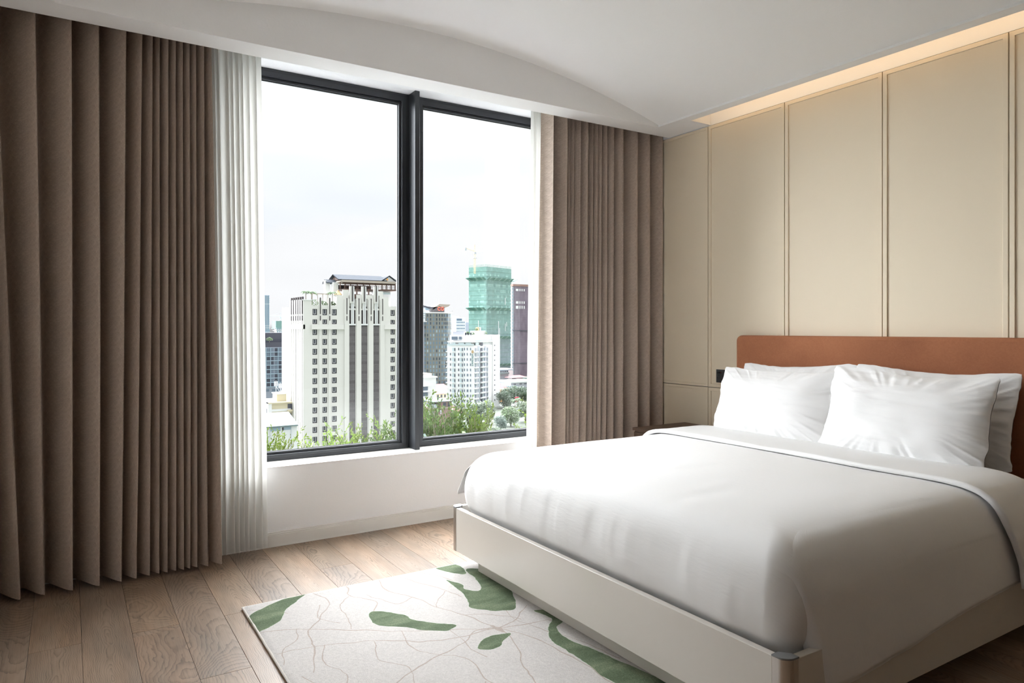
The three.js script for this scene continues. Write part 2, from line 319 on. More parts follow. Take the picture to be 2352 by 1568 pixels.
// the cover's own profile at the foot and the sides, as [inset from its outer edge, y]
const PROF = [[0.030, 0.285], [0.020, 0.315], [0.004, 0.35], [-0.004, 0.40], [-0.002, 0.45], [0.006, 0.49], [0.020, 0.53], [0.042, 0.563], [0.075, 0.590], [0.125, 0.609], [0.20, 0.618], [0.30, 0.6215], [0.45, 0.622], [0.62, 0.622], [0.80, 0.622], [0.981, 0.622]];
function smoothList(list, t) { // cubic through [t, value]
  let i = 1; while (i < list.length - 1 && t > list[i][0]) i++;
  const p = (k) => list[clamp(k, 0, list.length - 1)], a = p(i - 1), b = p(i), slope = (k) => { const l = p(k - 1), r = p(k + 1); return r[0] === l[0] ? 0 : (r[1] - l[1]) / (r[0] - l[0]); }, h = b[0] - a[0], f = clamp((t - a[0]) / h), f2 = f * f, f3 = f2 * f;
  return (2 * f3 - 3 * f2 + 1) * a[1] + (f3 - 2 * f2 + f) * h * slope(i - 1) + (3 * f2 - 2 * f3) * b[1] + (f3 - f2) * h * slope(i);
}
const roundOff = (inset) => smoothList(PROF.slice(3), inset);
const ZN = -1.262, ZF = -3.232; // near and far sides of the made bed
const crease = (x, z, y) => 0.005 * (fbm(x * 2.2, z * 2.2, 3 + y, 3) - 0.5) * 2 + 0.0018 * (fbm(x * 3 + 3 * fbm(z, x, 4, 2), z * 14, 6 + y * 4, 3) - 0.5) * 2;
{
  const d = thing('duvet', 'smooth white duvet spread over the bed, its foot tucked inside the base', 'duvet', [2.6, 0.3, -2.245]);
  const prof = PROF; const NP = 96, cols = 420;
  const body = gridSurface(cols, NP, (u, v) => {
    const [inset, y] = (() => { const t = v * (prof.length - 1), i = Math.min(prof.length - 2, Math.floor(t)), f = t - i, p = (k) => prof[clamp(k, 0, prof.length - 1)], cr = (a, b, c, e) => 0.5 * (2 * b + (c - a) * f + (2 * a - 5 * b + 4 * c - e) * f * f + (3 * b - a - 3 * c + e) * f * f * f); const [A, Bq, C, D] = [p(i - 1), p(i), p(i + 1), p(i + 2)]; return [cr(A[0], Bq[0], C[0], D[0]), cr(A[1], Bq[1], C[1], D[1])]; })();
    const x0 = 1.716 + inset, x1 = 3.34, z0 = ZF + 0.004 + inset, z1 = ZN - 0.004 - inset, r = Math.max(0, Math.min(Math.max(0.012, 0.085 - inset * 0.5), (z1 - z0) / 2));
    // along: far side from head to foot, round the far corner, the foot, the near corner, the near side to the head
    const L1 = x1 - x0 - r, La = r * Math.PI / 2, L2 = z1 - z0 - 2 * r;
    // fixed shares, so that columns line up from ring to ring
    const S = [0.26, 0.05, 0.38, 0.05, 0.26]; let s = u, x, z, q = 0; while (q < 4 && s > S[q]) { s -= S[q]; q++; } const f = clamp(s / S[q]);
    if (q === 0) { x = x1 - f * L1; z = z0; } else if (q === 1) { const a = f * Math.PI / 2; x = x0 + r - r * Math.sin(a); z = z0 + r - r * Math.cos(a); }
    else if (q === 2) { x = x0; z = z0 + r + f * L2; } else if (q === 3) { const a = f * Math.PI / 2; x = x0 + r - r * Math.cos(a); z = z1 - r + r * Math.sin(a); } else { x = x0 + r + f * L1; z = z1; }
    const c = crease(x, z, y) * smooth(0.29, 0.36, y), top = smooth(0.5, 0.62, y);
    let yy = y + c * top, xx = x, zz = z;
    const mid = q === 2 ? smooth(0, 0.07, f) * smooth(1, 0.93, f) : 0;
    if (q > 0 && q < 4) { xx += (1 - top) * c * 2.2 * mid; yy += 0.006 * (1 - top) * (fbm(z * 3, 1, 9, 2) - 0.5); }
    // fullness: the foot bulges in soft waves where it is tucked
    if (q === 2) xx += mid * (1 - top) * (0.007 * (fbm(z * 2.2, y * 3, 21, 2) - 0.5) + 0.004 * smooth(0.42, 0.32, y) * (fbm(z * 9, y * 6, 22, 2) - 0.5));
    return [xx, yy, zz];
  }, null, true);
  { const p = body.attributes.position, t = body.attributes.uv; for (let i = 0; i < p.count; i++) t.setXY(i, p.getZ(i) * 1.4 + p.getY(i), p.getX(i) * 1.4 + p.getY(i) * 1.4); }
  part(d, 'cover', body, M.linen);
  for (const s of [1, -1]) {
    const nu = 240, nv = 130, INS = [[0, 0.34], [0.12, 0.24], [0.24, 0.15], [0.34, 0.092], [0.42, 0.060], [0.5, 0.036]], SIDE = [[0.40, 0.003], [0.47, 0.003], [0.49, 0.006], [0.53, 0.020], [0.556, 0.036], [0.57, 0.05]], flap = gridSurface(nu, nv, (u, k) => {
      // above k = 0.5 it lies on the cover and follows its rounded corner; below, it comes free at the foot corner and hangs
      const T = clamp((k - 0.5) / 0.5), near = s > 0;
      const xa = (ins) => 1.719 + ins + 0.10 * clamp(1 - k / 0.5), in0 = smoothList(INS, Math.min(k, 0.5));
      const x0 = T > 0 ? mix(1.755, near ? 1.85 : 1.712, T) : xa(in0), x = mix(x0, 3.335, Math.pow(u, 1.7));
      const hem = near ? HEM(x) + 0.008 * (fbm(x * 4, 2, 31, 3) - 0.5) : 0.38, y = T > 0 ? mix(0.556, hem, T) : roundOff(in0), inset = T > 0 ? smoothList(SIDE, clamp(y, 0.40, 0.57)) : in0, t = clamp((0.47 - y) / (0.47 - hem));
      const rc = 0.085 - inset * 0.3, cut = clamp(1.716 + inset + rc - x, 0, rc), round = (rc - Math.sqrt(rc * rc - cut * cut)) * (1 - smooth(0, 0.4, T));
      const turn = mix(0.010, 0.055, Math.sqrt(T)), e = clamp((x - x0) / turn), curl = T > 0 ? turn * (1 - Math.sqrt(1 - (1 - e) * (1 - e))) * smooth(0, 0.18, T) * (near ? 1 : 0.3) : 0;
      const lie = smooth(0.18, 0.40, k), free = mix(smooth(0, 0.07, x - x0), 1, smooth(0.40, 0.53, k)), flat = smooth(0.56, 0.62, y), off = mix(-0.004, 0.0035, lie * free) + 0.008 * smooth(0.05, 0.3, T);
      const c = crease(x, near ? ZN : ZF, 0.62), loose = T * (0.012 * (fbm(x * 2.6, y * 2, 41 + s, 3) - 0.5) + 0.006 * (fbm(x * 9 + y * 6, y * 9, 43, 3) - 0.5) * smooth(0.45, 0.2, y));
      const zo = -0.004 - inset - round + off * (1 - flat) + 0.034 * Math.pow(t, 0.8) - curl + loose - smooth(0.965, 1, k) * 0.012;
      return [x, y + off * flat + c * (1 - T) * flat, (near ? ZN : ZF) + s * zo];
    }, (u, v) => [v * 1.2, u * 2.2], s < 0);
    part(d, 'side_drop', flap, M.linen);
  }
  // the turned-down head of the duvet: a soft thick band following the bed from hem to hem
  const path = [];
  for (let i = 0; i <= 60; i++) { const [dz, y] = smoothEdge(1 - i / 60, 0.38); path.push([ZF - dz, y]); }
  for (let i = 1; i < 40; i++) path.push([mix(ZF + 0.34, ZN - 0.34, i / 40), 0.6225]);
  for (let i = 0; i <= 90; i++) { const [dz, y] = smoothEdge(i / 90, HEM(3.2) - 0.01); path.push([ZN + dz + 0.012 * smooth(0.5, 0.9, i / 90), y]); }
  const nrm = path.map((p, i) => { const a = path[Math.max(0, i - 2)], b = path[Math.min(path.length - 1, i + 2)], l = Math.hypot(b[0] - a[0], b[1] - a[1]); return [-(b[1] - a[1]) / l, (b[0] - a[0]) / l]; });
  const sec = []; // [x, offset] round the folded edge and back over the top to the head
  sec.push([3.345, 0.0]); for (let i = 0; i <= 14; i++) { const a = -Math.PI / 2 - Math.PI * (i / 14); sec.push([2.982 + 0.0115 * Math.cos(a), 0.0125 + 0.0115 * Math.sin(a)]); }
  for (let i = 1; i <= 26; i++) { const t = i / 26; sec.push([mix(2.985, 3.345, t), mix(0.024, 0.020, smooth(0, 0.5, t))]); } sec.push([3.352, 0.012], [3.35, 0.002]);
  const band = gridSurface(path.length - 1, sec.length - 1, (u, v, i, j) => {
    const [z, y] = path[i], [nz, ny] = nrm[i], [sx, so] = sec[j], near = smooth(-1.42, -1.22, z);
    const wob = 0.012 * (fbm(z * 1.7, 3, 51, 3) - 0.5) * 2 + near * 0.012 * (fbm(y * 16, 5, 52, 2) - 0.5);
    const thick = so * (1 + 0.35 * (fbm(z * 3, sx * 6, 53, 3) - 0.5) + near * 0.8 * (fbm(y * 20, sx * 8, 54, 2) - 0.5)) + 0.002;
    return [sx + wob * (1 - smooth(3.1, 3.34, sx)) + 0.05 * near * smooth(0.6, 0.3, y), y + ny * thick, z + nz * thick];
  }, (u, v) => [u * 2.8, v * 1.2], true);
  part(d, 'turned_edge', band, M.linen, { label: 'turned-down band at the head end' });
}
{ // headboard
  const suedeF = tile((i, j) => clamp(0.5 + 0.9 * (fbm(i / 150, j / 150, 61, 4) - 0.5) + 0.3 * (fbm(i / 3, j / 3, 62, 2) - 0.5)), 1024, 512);
  const tex = dataTex(1024, 512, (i, j) => { const t = suedeF(i, j); return [mix(148, 182, t), mix(92, 120, t), mix(62, 84, t)]; }, true);
  const suede = phys({ color: 0xffffff, map: scaled(tex, 0.5, 1), bumpMap: scaled(weaveBump, 3), bumpScale: 0.0006, roughness: 0.9, sheen: 0.35, sheenRoughness: 0.5, sheenColor: col(220, 150, 110) });
  const h = thing('headboard', 'long tan suede headboard on the panelled wall behind the pillows', 'headboard', [3.745, 0.2, -2.2]);
  const r = 0.035, pts = [[-3.118, 0.2], [-1.29, 0.2], [-1.29, 1.20 - r]];
  for (let i = 1; i <= 6; i++) { const a = (i / 6) * Math.PI / 2; pts.push([-1.29 - r + r * Math.cos(a), 1.20 - r + r * Math.sin(a)]); }
  for (let i = 0; i <= 6; i++) { const a = (i / 6) * Math.PI / 2; pts.push([-3.118 + r - r * Math.sin(a), 1.196 - r + r * Math.cos(a)]); }
  const g = plate(pts, [], 0, 0.088, 0.018); g.rotateY(-Math.PI / 2); g.translate(3.789, 0, 0);
  part(h, 'cushion', boxUV(g), suede);
  const line = plate(pts.map(([z, y]) => [mix(-2.2, z, 1.0012), mix(0.7, y, 1.0018)]), [pts.map(([z, y]) => [mix(-2.2, z, 0.985), mix(0.7, y, 0.96)])], 0, 0.005, 0.001); line.rotateY(-Math.PI / 2); line.translate(3.738, 0, 0);
  part(h, 'piping', line, suede);
}
function pillowGeometry(W, H, T, seed) {
  const n = 96, m = 70, face = (side) => gridSurface(n, m, (u, v) => {
    const a = u * 2 - 1, b = v * 2 - 1, aa = Math.sign(a) * Math.pow(Math.abs(a), 0.8), bb = Math.sign(b) * Math.pow(Math.abs(b), 0.8);
    const ex0 = Math.pow(Math.abs(aa), 10), ey0 = Math.pow(Math.abs(bb), 10);
    const rx = ex0 * 0.026 * (fbm(b * 3.2 + seed * 3, aa > 0 ? 1 : 4, seed, 3) - 0.5), ry = ey0 * 0.022 * (fbm(a * 3.0 + seed * 5, bb > 0 ? 1 : 4, seed + 2, 3) - 0.5);
    const sag = bb > 0 ? 0.17 : 0.03, x = (W / 2) * aa * (1 - 0.05 * (1 - bb * bb)) + rx, y = (H / 2) * bb * (1 - sag * (1 - Math.pow(Math.abs(aa), 2.4))) + ry;
    const ex = 1 - Math.pow(Math.abs(aa), 3.0), ey = 1 - Math.pow(Math.abs(bb), 2.6);
    let h = (T / 2) * Math.pow(Math.max(0, ex), 0.66) * Math.pow(Math.max(0, ey), 0.66) * (1 - 0.18 * bb);
    const rim = clamp(Math.max(Math.abs(aa), Math.abs(bb)));
    const ang = Math.atan2(bb, aa * 1.6), ray = fbm(ang * 3.4 + seed * 7, rim * 1.2, seed, 3) - 0.5, soft = fbm(aa * 1.8 + seed, bb * 1.8, seed + 5, 3) - 0.5;
    h += Math.min(1, h / 0.02) * (0.020 * ray * smooth(0.4, 0.9, rim) + 0.020 * soft + 0.005 * (fbm(aa * 2 + bb * 3, bb * 9, seed + 9, 3) - 0.5) - 0.010 * smooth(0.5, 0.9, rim) * Math.pow(Math.abs(fbm(ang * 9 + seed, 2, seed + 11, 2) - 0.5) * 2, 0.5));
    if (rim > 0.999) h = 0;
    // the seam stands off as a thin soft lip near the corners
    const q = Math.pow(Math.abs(aa * bb), 7); return [x * (1 - 0.035 * q), y * (1 - 0.085 * q), side * (Math.max(0, h) + 0.0022)];
  }, (u, v) => [u * W * 1.6, v * H * 1.6], side < 0);
  return merge([face(1), face(-1)]);
}
{
  const P = [ // centre z, centre x, centre y, width, height, thickness, lean, turn about its own normal, seed, label
    ['pillow', -2.622, 3.415, 0.815, 0.785, 0.44, 0.165, 0.30, 0.01, 1, 'front white pillow on the window half of the bed'],
    ['pillow', -1.868, 3.405, 0.828, 0.815, 0.475, 0.17, 0.30, -0.03, 2, 'front white pillow on the bed half away from the window'],
    ['pillow', -2.60, 3.585, 0.825, 0.76, 0.47, 0.115, 0.20, 0.035, 3, 'white pillow behind another on the window half, a corner rising against the headboard'],
    ['pillow', -1.845, 3.585, 0.83, 0.80, 0.475, 0.12, 0.20, -0.025, 4, 'white pillow behind another on the bed half away from the window'],
  ];
  for (const [n, z, x, y, W, H, T, lean, roll, seed, label] of P) {
    const t = thing(n, label, 'pillow', [x, y, z], 'bed pillows');
    const g = pillowGeometry(W, H, T, seed); g.rotateZ(roll); g.rotateY(-Math.PI / 2); g.rotateZ(-lean);
    part(t, 'pillowcase', g, M.linen, { own: true });
  }
}

// ---------- curtains ----------
// a hanging cloth from lists of fold crests (x at the top and at the hem); crests come forward, the cloth between them falls back
function hang(top, hem, zf, depth, y0, y1, opt = {}) {
  const { lean = 0.35, per = 14, nv = 40, seed = 0, lead = 0, flare = 1.25, waver = 0.006 } = opt, n = top.length - 1, nu = n * per;
  return gridSurface(nu, nv, (u, v) => {
    const s = u * n, i = Math.min(n - 1, Math.floor(s)), f = s - i, fall = 1 - v; // v = 0 at the hem
    const k = mix(hem[i], hem[i + 1], f) * fall + mix(top[i], top[i + 1], f) * v, w = (mix(hem[i + 1] - hem[i], top[i + 1] - top[i], v));
    const d = Math.min(depth, Math.abs(w) * 1.15 + 0.02), c = opt.crest ? 0.5 + 0.5 * Math.cos(2 * Math.PI * f) : Math.max(1 - smooth(0.0, 0.2, f), smooth(0.32, 0.96, f)); // 1 on a crest
    const shape = c, edge = lead && i === n - 1 ? mix(shape, 1, 0.6) : shape;
    const fl = mix(flare, 1, v), zz = zf - d * fl * (1 - edge) - (depth - d) * 0.45 + waver * (fbm(s * 0.7, v * 2.2, seed, 3) - 0.5) * 2 * (0.4 + fall);
    const x = k + lean * d * (edge - 0.5) + waver * (fbm(s * 0.8, v * 1.7, seed + 3, 2) - 0.5) * 2 * fall;
    return [x, mix(y0, y1, v) + (v === 0 ? 0.004 * (fbm(s, 1, seed + 7, 2) - 0.5) : 0), zz];
  }, (u, v) => { const s = u * n, i = Math.min(n - 1, Math.floor(s)); return [s * 2.1, v * (y1 - y0) * 13]; }, true);
}
function curtain(name, label, cat, at, geo, hemGeo, mat, group) {
  const t = thing(name, label, cat, at, group); part(t, 'cloth', geo, mat); if (hemGeo) part(t, 'hem', hemGeo, mat); return t;
}
{
  const lt = [-0.31, -0.29, -0.139, 0.005, 0.115, 0.235, 0.31, 0.359, 0.39, 0.429, 0.463, 0.495, 0.527, 0.557, 0.594, 0.629], lh = [-0.31, -0.186, -0.096, 0.012, 0.124, 0.222, 0.285, 0.346, 0.39, 0.425, 0.463, 0.497, 0.532, 0.567, 0.607, 0.672];
  const fix = (l, d) => l.map((x) => x - d);
  const left = (o) => hang(fix(lt, 0.012), fix(lh, 0.012), -3.862 + (o?.off ?? 0), 0.16, o?.y0 ?? 0.022, o?.y1 ?? 2.78, { seed: 2, lean: 0.26, per: 22, nv: o?.nv ?? 44, ...o });
  curtain('blackout_curtain', 'wide brown drape beside the window, wall side of the rug', 'curtain', [0.2, 0, -3.9], left(), null, M.drape, 'brown drapes');
  const rt = [2.765, 2.893, 2.94, 2.976, 3.014, 3.085, 3.11, 3.145, 3.186, 3.22, 3.268, 3.313, 3.387, 3.521, 3.643, 3.775], rh = rt.map((x, i) => x - mix(0.022, 0, i / 15) - (i > 3 && i < 11 ? 0.012 : 0));
  curtain('blackout_curtain', 'brown drape gathered between the window and the panelled wall', 'curtain', [3.25, 0, -3.9], hang(fix(rt, 0.012), fix(rh, 0.012), -3.862, 0.14, 0.022, 2.78, { seed: 5, lean: 0.24, per: 22, nv: 44 }), null, M.drape, 'brown drapes');
  const r = rng(3), folds = (a, b, n) => Array.from({ length: n + 1 }, (_, i) => mix(a, b, i / n) + (i && i < n ? (r() - 0.5) * 0.9 * (b - a) / n : 0));
  const st = folds(0.56, 0.887, 11), sh = st.map((x, i) => mix(0.60, 0.925, i / 11) + (x - mix(0.56, 0.887, i / 11)));
  curtain('sheer_curtain', 'white sheer curtain hanging next to the wide brown drape', 'curtain', [0.75, 0, -4.0], hang(st, sh, -4.0, 0.03, 0.03, 2.785, { seed: 8, lean: 0.5, crest: 1, per: 14, nv: 30, waver: 0.004 }), null, M.sheer, 'white sheers');
  const qt = folds(2.695, 3.02, 11), qh = qt.map((x, i) => x - 0.045 * (1 - i / 11));
  curtain('sheer_curtain', 'white sheer curtain hanging past the foot of the gathered drape by the bed', 'curtain', [2.85, 0, -4.0], hang(qt, qh, -4.0, 0.03, 0.03, 2.785, { seed: 9, lean: 0.5, crest: 1, per: 14, nv: 30, waver: 0.004 }), null, M.sheer, 'white sheers');
  // the tracks that carry them, up in the pocket
  for (const [z, l] of [[-3.92, 'brown drapes'], [-4.02, 'white sheers']]) {
    const t = thing('curtain_track', `slim white ceiling track carrying the ${l} inside the pocket`, 'track', [1.7, 2.785, z]);
    part(t, 'rail', boxUV(rbox(XL + 0.01, XR - 0.01, 2.782, 2.79, z - 0.008, z + 0.008, 0.002)), M.gloss);
  }
}

// ---------- rug, nightstand, socket ----------
{
  const X0 = 0.648, X1 = 3.25, Z0 = -3.272, Z1 = -1.36, PX = 780, c = document.createElement('canvas'); c.width = Math.round((X1 - X0) * PX); c.height = Math.round((Z1 - Z0) * PX);
  const g = c.getContext('2d'), X = (x) => (x - X0) * PX, Y = (z) => (z - Z0) * PX, r = rng(11);
  g.fillStyle = 'rgb(193,188,184)'; g.fillRect(0, 0, c.width, c.height);
  const blob = (pts, fill, amp = 0.010, seed = 1) => { // a smooth closed outline with a little wander
    const P = pts.map(([x, z]) => new THREE.Vector3(x, z, 0)), cv = new THREE.CatmullRomCurve3(P, true, 'centripetal').getSpacedPoints(pts.length * 14);
    g.beginPath(); cv.forEach((p, i) => { const w = amp * (fbm(p.x * 18, p.y * 18, seed, 3) - 0.5), q = amp * (fbm(p.x * 18, p.y * 18, seed + 9, 3) - 0.5); g[i ? 'lineTo' : 'moveTo'](X(p.x + w), Y(p.y + q)); }); g.closePath(); g.fillStyle = fill; g.fill();
  };
  const vein = (pts, w = 0.0055, seed = 1, colr = 'rgb(170,157,148)') => {
    const P = pts.map(([x, z]) => new THREE.Vector3(x, z, 0)), cv = new THREE.CatmullRomCurve3(P, false, 'centripetal').getSpacedPoints(pts.length * 18);
    g.strokeStyle = colr; g.lineJoin = g.lineCap = 'round';
    for (let i = 1; i < cv.length; i++) { const a = cv[i - 1], b = cv[i], o = (p) => [p.x + 0.035 * (fbm(p.x * 9, p.y * 9, seed, 3) - 0.5), p.y + 0.035 * (fbm(p.x * 9, p.y * 9, seed + 4, 3) - 0.5)]; const [ax, ay] = o(a), [bx, by] = o(b); g.lineWidth = PX * w * (0.6 + 0.8 * noise(i / 9, seed, 3)); g.beginPath(); g.moveTo(X(ax), Y(ay)); g.lineTo(X(bx), Y(by)); g.stroke(); }
  };
  // fine veins spreading over the pale ground like the ribs of a leaf
  const hub = [1.50, -2.47];
  const V = [
    [[0.66, -2.95], [0.80, -2.90], [0.98, -2.78], [1.15, -2.66], [1.32, -2.56], [1.50, -2.47]], [[0.66, -2.72], [0.85, -2.70], [1.02, -2.62], [1.25, -2.50], [1.50, -2.47]],
    [[0.95, -3.27], [0.99, -3.12], [0.93, -3.0], [0.83, -2.86], [0.80, -2.7], [0.75, -2.5]], [[1.12, -3.27], [1.10, -3.14], [1.16, -3.0], [1.12, -2.9]], [[1.28, -3.27], [1.26, -3.1], [1.33, -2.96], [1.37, -2.8], [1.43, -2.66], [1.50, -2.47]],
    [[1.36, -3.27], [1.44, -3.1], [1.49, -2.95], [1.52, -2.85]], [[1.48, -3.27], [1.56, -3.14], [1.58, -3.05]], [[1.50, -2.47], [1.60, -2.5], [1.68, -2.56], [1.72, -2.6]], [[1.50, -2.47], [1.62, -2.44], [1.72, -2.42]],
    [[1.50, -2.47], [1.47, -2.3], [1.40, -2.15], [1.36, -1.95], [1.25, -1.7]], [[1.50, -2.47], [1.56, -2.32], [1.60, -2.1], [1.60, -1.9], [1.66, -1.6]], [[1.50, -2.47], [1.40, -2.5], [1.28, -2.42], [1.12, -2.36], [0.98, -2.3], [0.85, -2.16], [0.72, -2.1]],
    [[1.02, -2.62], [0.98, -2.48], [1.05, -2.36], [1.0, -2.2], [1.08, -2.05], [1.03, -1.85]], [[0.80, -2.9], [0.76, -2.8], [0.70, -2.76], [0.66, -2.62]], [[0.85, -2.7], [0.80, -2.55], [0.84, -2.42], [0.78, -2.3], [0.70, -2.22]],
    [[1.15, -2.66], [1.12, -2.52], [1.18, -2.4], [1.26, -2.3], [1.24, -2.12], [1.30, -1.95]], [[1.32, -2.56], [1.31, -2.4], [1.33, -2.28]], [[1.62, -2.62], [1.60, -2.5], [1.65, -2.35], [1.7, -2.2], [1.74, -2.0]], [[1.10, -3.14], [1.02, -3.04], [1.0, -2.9], [0.98, -2.78]],
    [[0.94, -3.1], [0.90, -2.96], [0.96, -2.86]], [[1.33, -2.96], [1.24, -2.92], [1.19, -3.02], [1.16, -3.1]], [[1.49, -2.95], [1.42, -2.88], [1.37, -2.8]], [[0.70, -2.5], [0.76, -2.36], [0.9, -2.3]], [[1.08, -2.05], [1.2, -2.0], [1.3, -1.95]], [[0.66, -3.2], [0.76, -3.16], [0.80, -3.08]],
    [[1.72, -2.42], [1.9, -2.3], [2.2, -2.2], [2.6, -2.0]], [[1.24, -2.12], [1.14, -2.0], [1.1, -1.8]], [[1.0, -2.2], [0.9, -2.02], [0.86, -1.8]], [[1.78, -2.2], [1.84, -2.0], [1.9, -1.7]], [[1.43, -2.66], [1.52, -2.62], [1.58, -2.56], [1.62, -2.5]],
  ];
  V.forEach((v, i) => vein(v, i < 12 ? 0.0052 : 0.0038, i + 1)); vein([[1.49, -2.5], [1.5, -2.46], [1.505, -2.43]], 0.016, 77);
  const leaves = [
    [[1.599, -3.275], [1.692, -3.268], [1.712, -3.215], [1.685, -3.104], [1.642, -3.138], [1.61, -3.196]],
    [[1.722, -3.163], [1.78, -3.118], [1.79, -2.897], [1.651, -2.603], [1.600, -2.618], [1.561, -2.638], [1.499, -2.722], [1.523, -2.777], [1.557, -2.929], [1.56, -3.04], [1.565, -3.079], [1.583, -3.026], [1.594, -2.971], [1.583, -2.925], [1.622, -2.868], [1.652, -2.888], [1.688, -3.008]],
    [[1.11, -2.9], [1.211, -2.82], [1.233, -2.742], [1.301, -2.642], [1.359, -2.586], [1.31, -2.562], [1.229, -2.618], [1.137, -2.715], [1.077, -2.769], [1.077, -2.825]],
    [[1.5, -2.404], [1.435, -2.425], [1.384, -2.407], [1.328, -2.349], [1.353, -2.325], [1.42, -2.339], [1.458, -2.369]],
    [[0.94, -3.285], [0.802, -3.243], [0.632, -3.117], [0.632, -2.969], [0.745, -3.013], [0.812, -3.133]],
    [[1.716, -2.545], [1.766, -2.508], [1.769, -2.393], [1.735, -2.363], [1.699, -2.351], [1.672, -2.248], [1.70, -2.127], [1.72, -2.0], [1.75, -1.85], [1.80, -1.6], [1.66, -1.6], [1.642, -1.75], [1.60, -1.894], [1.606, -2.014], [1.612, -2.125], [1.614, -2.271], [1.655, -2.349], [1.732, -2.422]],
    [[2.1, -2.9], [2.5, -2.7], [2.9, -2.8], [2.6, -2.5], [2.3, -2.55]], [[2.4, -1.9], [2.8, -1.7], [3.0, -1.8], [2.9, -1.5], [2.5, -1.6]],
  ];
  const base = g.getImageData(0, 0, c.width, c.height), mask = document.createElement('canvas'); mask.width = c.width; mask.height = c.height;
  leaves.forEach((l, i) => blob(l, 'rgb(1,200,1)', 0.02, i + 3));
  const img = g.getImageData(0, 0, c.width, c.height), d = img.data, W = c.width, H = c.height, bm = new Uint8Array(W * H * 4);
  for (let j = 0; j < H; j++) for (let i = 0; i < W; i++) {
    const o = (j * W + i) * 4, green = clamp((140 - d[o]) / 90), cut = hash3(i, j, 5), pile = 0.5 * hash3(i >> 1, j >> 1, 3) + 0.5 * fbm(i / 6, j / 6, 71, 2), n = fbm(i / 160, j / 160, 72, 3) - 0.5;
    const sh = 0.92 + 0.15 * pile + 0.05 * n;
    const streak = fbm(i / 90 + 0.6 * fbm(j / 70, i / 70, 74, 2), j / 34, 73, 3), grain = 0.6 * cut + 0.4 * hash3(i >> 1, j >> 2, 8), t = clamp(0.6 * (streak - 0.3) * 2 + 1.0 * (grain - 0.4)), G = [mix(76, 130, t), mix(92, 140, t), mix(66, 112, t)];
    for (let k = 0; k < 3; k++) d[o + k] = clamp(mix(d[o + k] * sh, G[k], green), 0, 255);
    bm[o] = bm[o + 1] = bm[o + 2] = 255 * clamp(0.35 + 0.5 * pile + 0.22 * green - (d[o] < 180 && green < 0.2 ? 0.1 : 0)); bm[o + 3] = 255;
  }
  g.putImageData(img, 0, 0);
  const map = new THREE.CanvasTexture(c); map.colorSpace = THREE.SRGBColorSpace; map.magFilter = THREE.LinearFilter;
  const bump = new THREE.DataTexture(bm, W, H, THREE.RGBAFormat); bump.magFilter = bump.minFilter = THREE.LinearFilter; bump.flipY = true; bump.needsUpdate = true;
  const pile = std({ map, bumpMap: bump, bumpScale: 0.003, roughness: 1 }), side = std({ color: col(214, 207, 200), roughness: 1 });
  const t = thing('rug', 'pale patterned pile rug with green leaf shapes, lying under the bed', 'rug', [1.95, 0, -2.3]);
  const top = gridSurface(150, 110, (u, v) => { // cut pile: level, with soft uneven edges
    const e = Math.min(u, 1 - u) * (X1 - X0), f = Math.min(v, 1 - v) * (Z1 - Z0), q = Math.min(e, f), x = mix(X0, X1, u), z = mix(Z0, Z1, v), w = 0.005 * (fbm(x * 26, z * 26, 81, 3) - 0.5) * smooth(0.05, 0, q);
    return [x + w, 0.0155 - 0.005 * smooth(0.012, 0, q) + 0.0006 * (fbm(x * 8, z * 8, 82, 2) - 0.5), z + w];
  }, (u, v) => [u, 1 - v], true);
  part(t, 'pile', top, pile);
  part(t, 'backing', rbox(X0 + 0.001, X1 - 0.001, 0.0003, 0.0125, Z0 + 0.001, Z1 - 0.001, 0.004, 3), side);
}
{
  const n = thing('nightstand', 'dark timber nightstand mounted low on the panelled wall between bed and drape', 'nightstand', [3.53, 0.3, -3.45]);
  part(n, 'top', boxUV(rbox(3.285, 3.788, 0.542, 0.56, -3.652, -3.285, 0.0015)), M.walnut);
  const c = part(n, 'carcass', boxUV(rbox(3.30, 3.788, 0.34, 0.541, -3.645, -3.292, 0.002)), M.walnut);
  part(n, 'drawer_front', boxUV(rbox(3.288, 3.299, 0.35, 0.532, -3.64, -3.297, 0.0015)), M.walnut);
}
{ // socket plate beside the headboard
  const s = thing('socket_plate', 'dark grey double socket plate on the wall at the pillow edge', 'socket', [3.788, 0.913, -3.30]);
  const x = XR + 0.008, put = (name, y0, y1, z0, z1, d, m, parent = s) => part(parent, name, rbox(x - d, x + 0.004, y0, y1, z0, z1, Math.min(0.0012, d * 0.4)), m);
  put('plate', 0.868, 0.958, -3.362, -3.272, 0.006, M.socket);
  const up = put('charging_port', 0.930, 0.944, -3.349, -3.317, 0.0075, M.black); put('slot', 0.935, 0.939, -3.345, -3.335, 0.0082, M.socket, up);
  put('indicator', 0.9345, 0.9395, -3.322, -3.317, 0.0086, M.red);
  put('earth_pin', 0.913, 0.922, -3.341, -3.337, 0.0072, M.black); put('live_pin', 0.898, 0.902, -3.352, -3.344, 0.0072, M.black); put('neutral_pin', 0.898, 0.902, -3.334, -3.326, 0.0072, M.black);
}

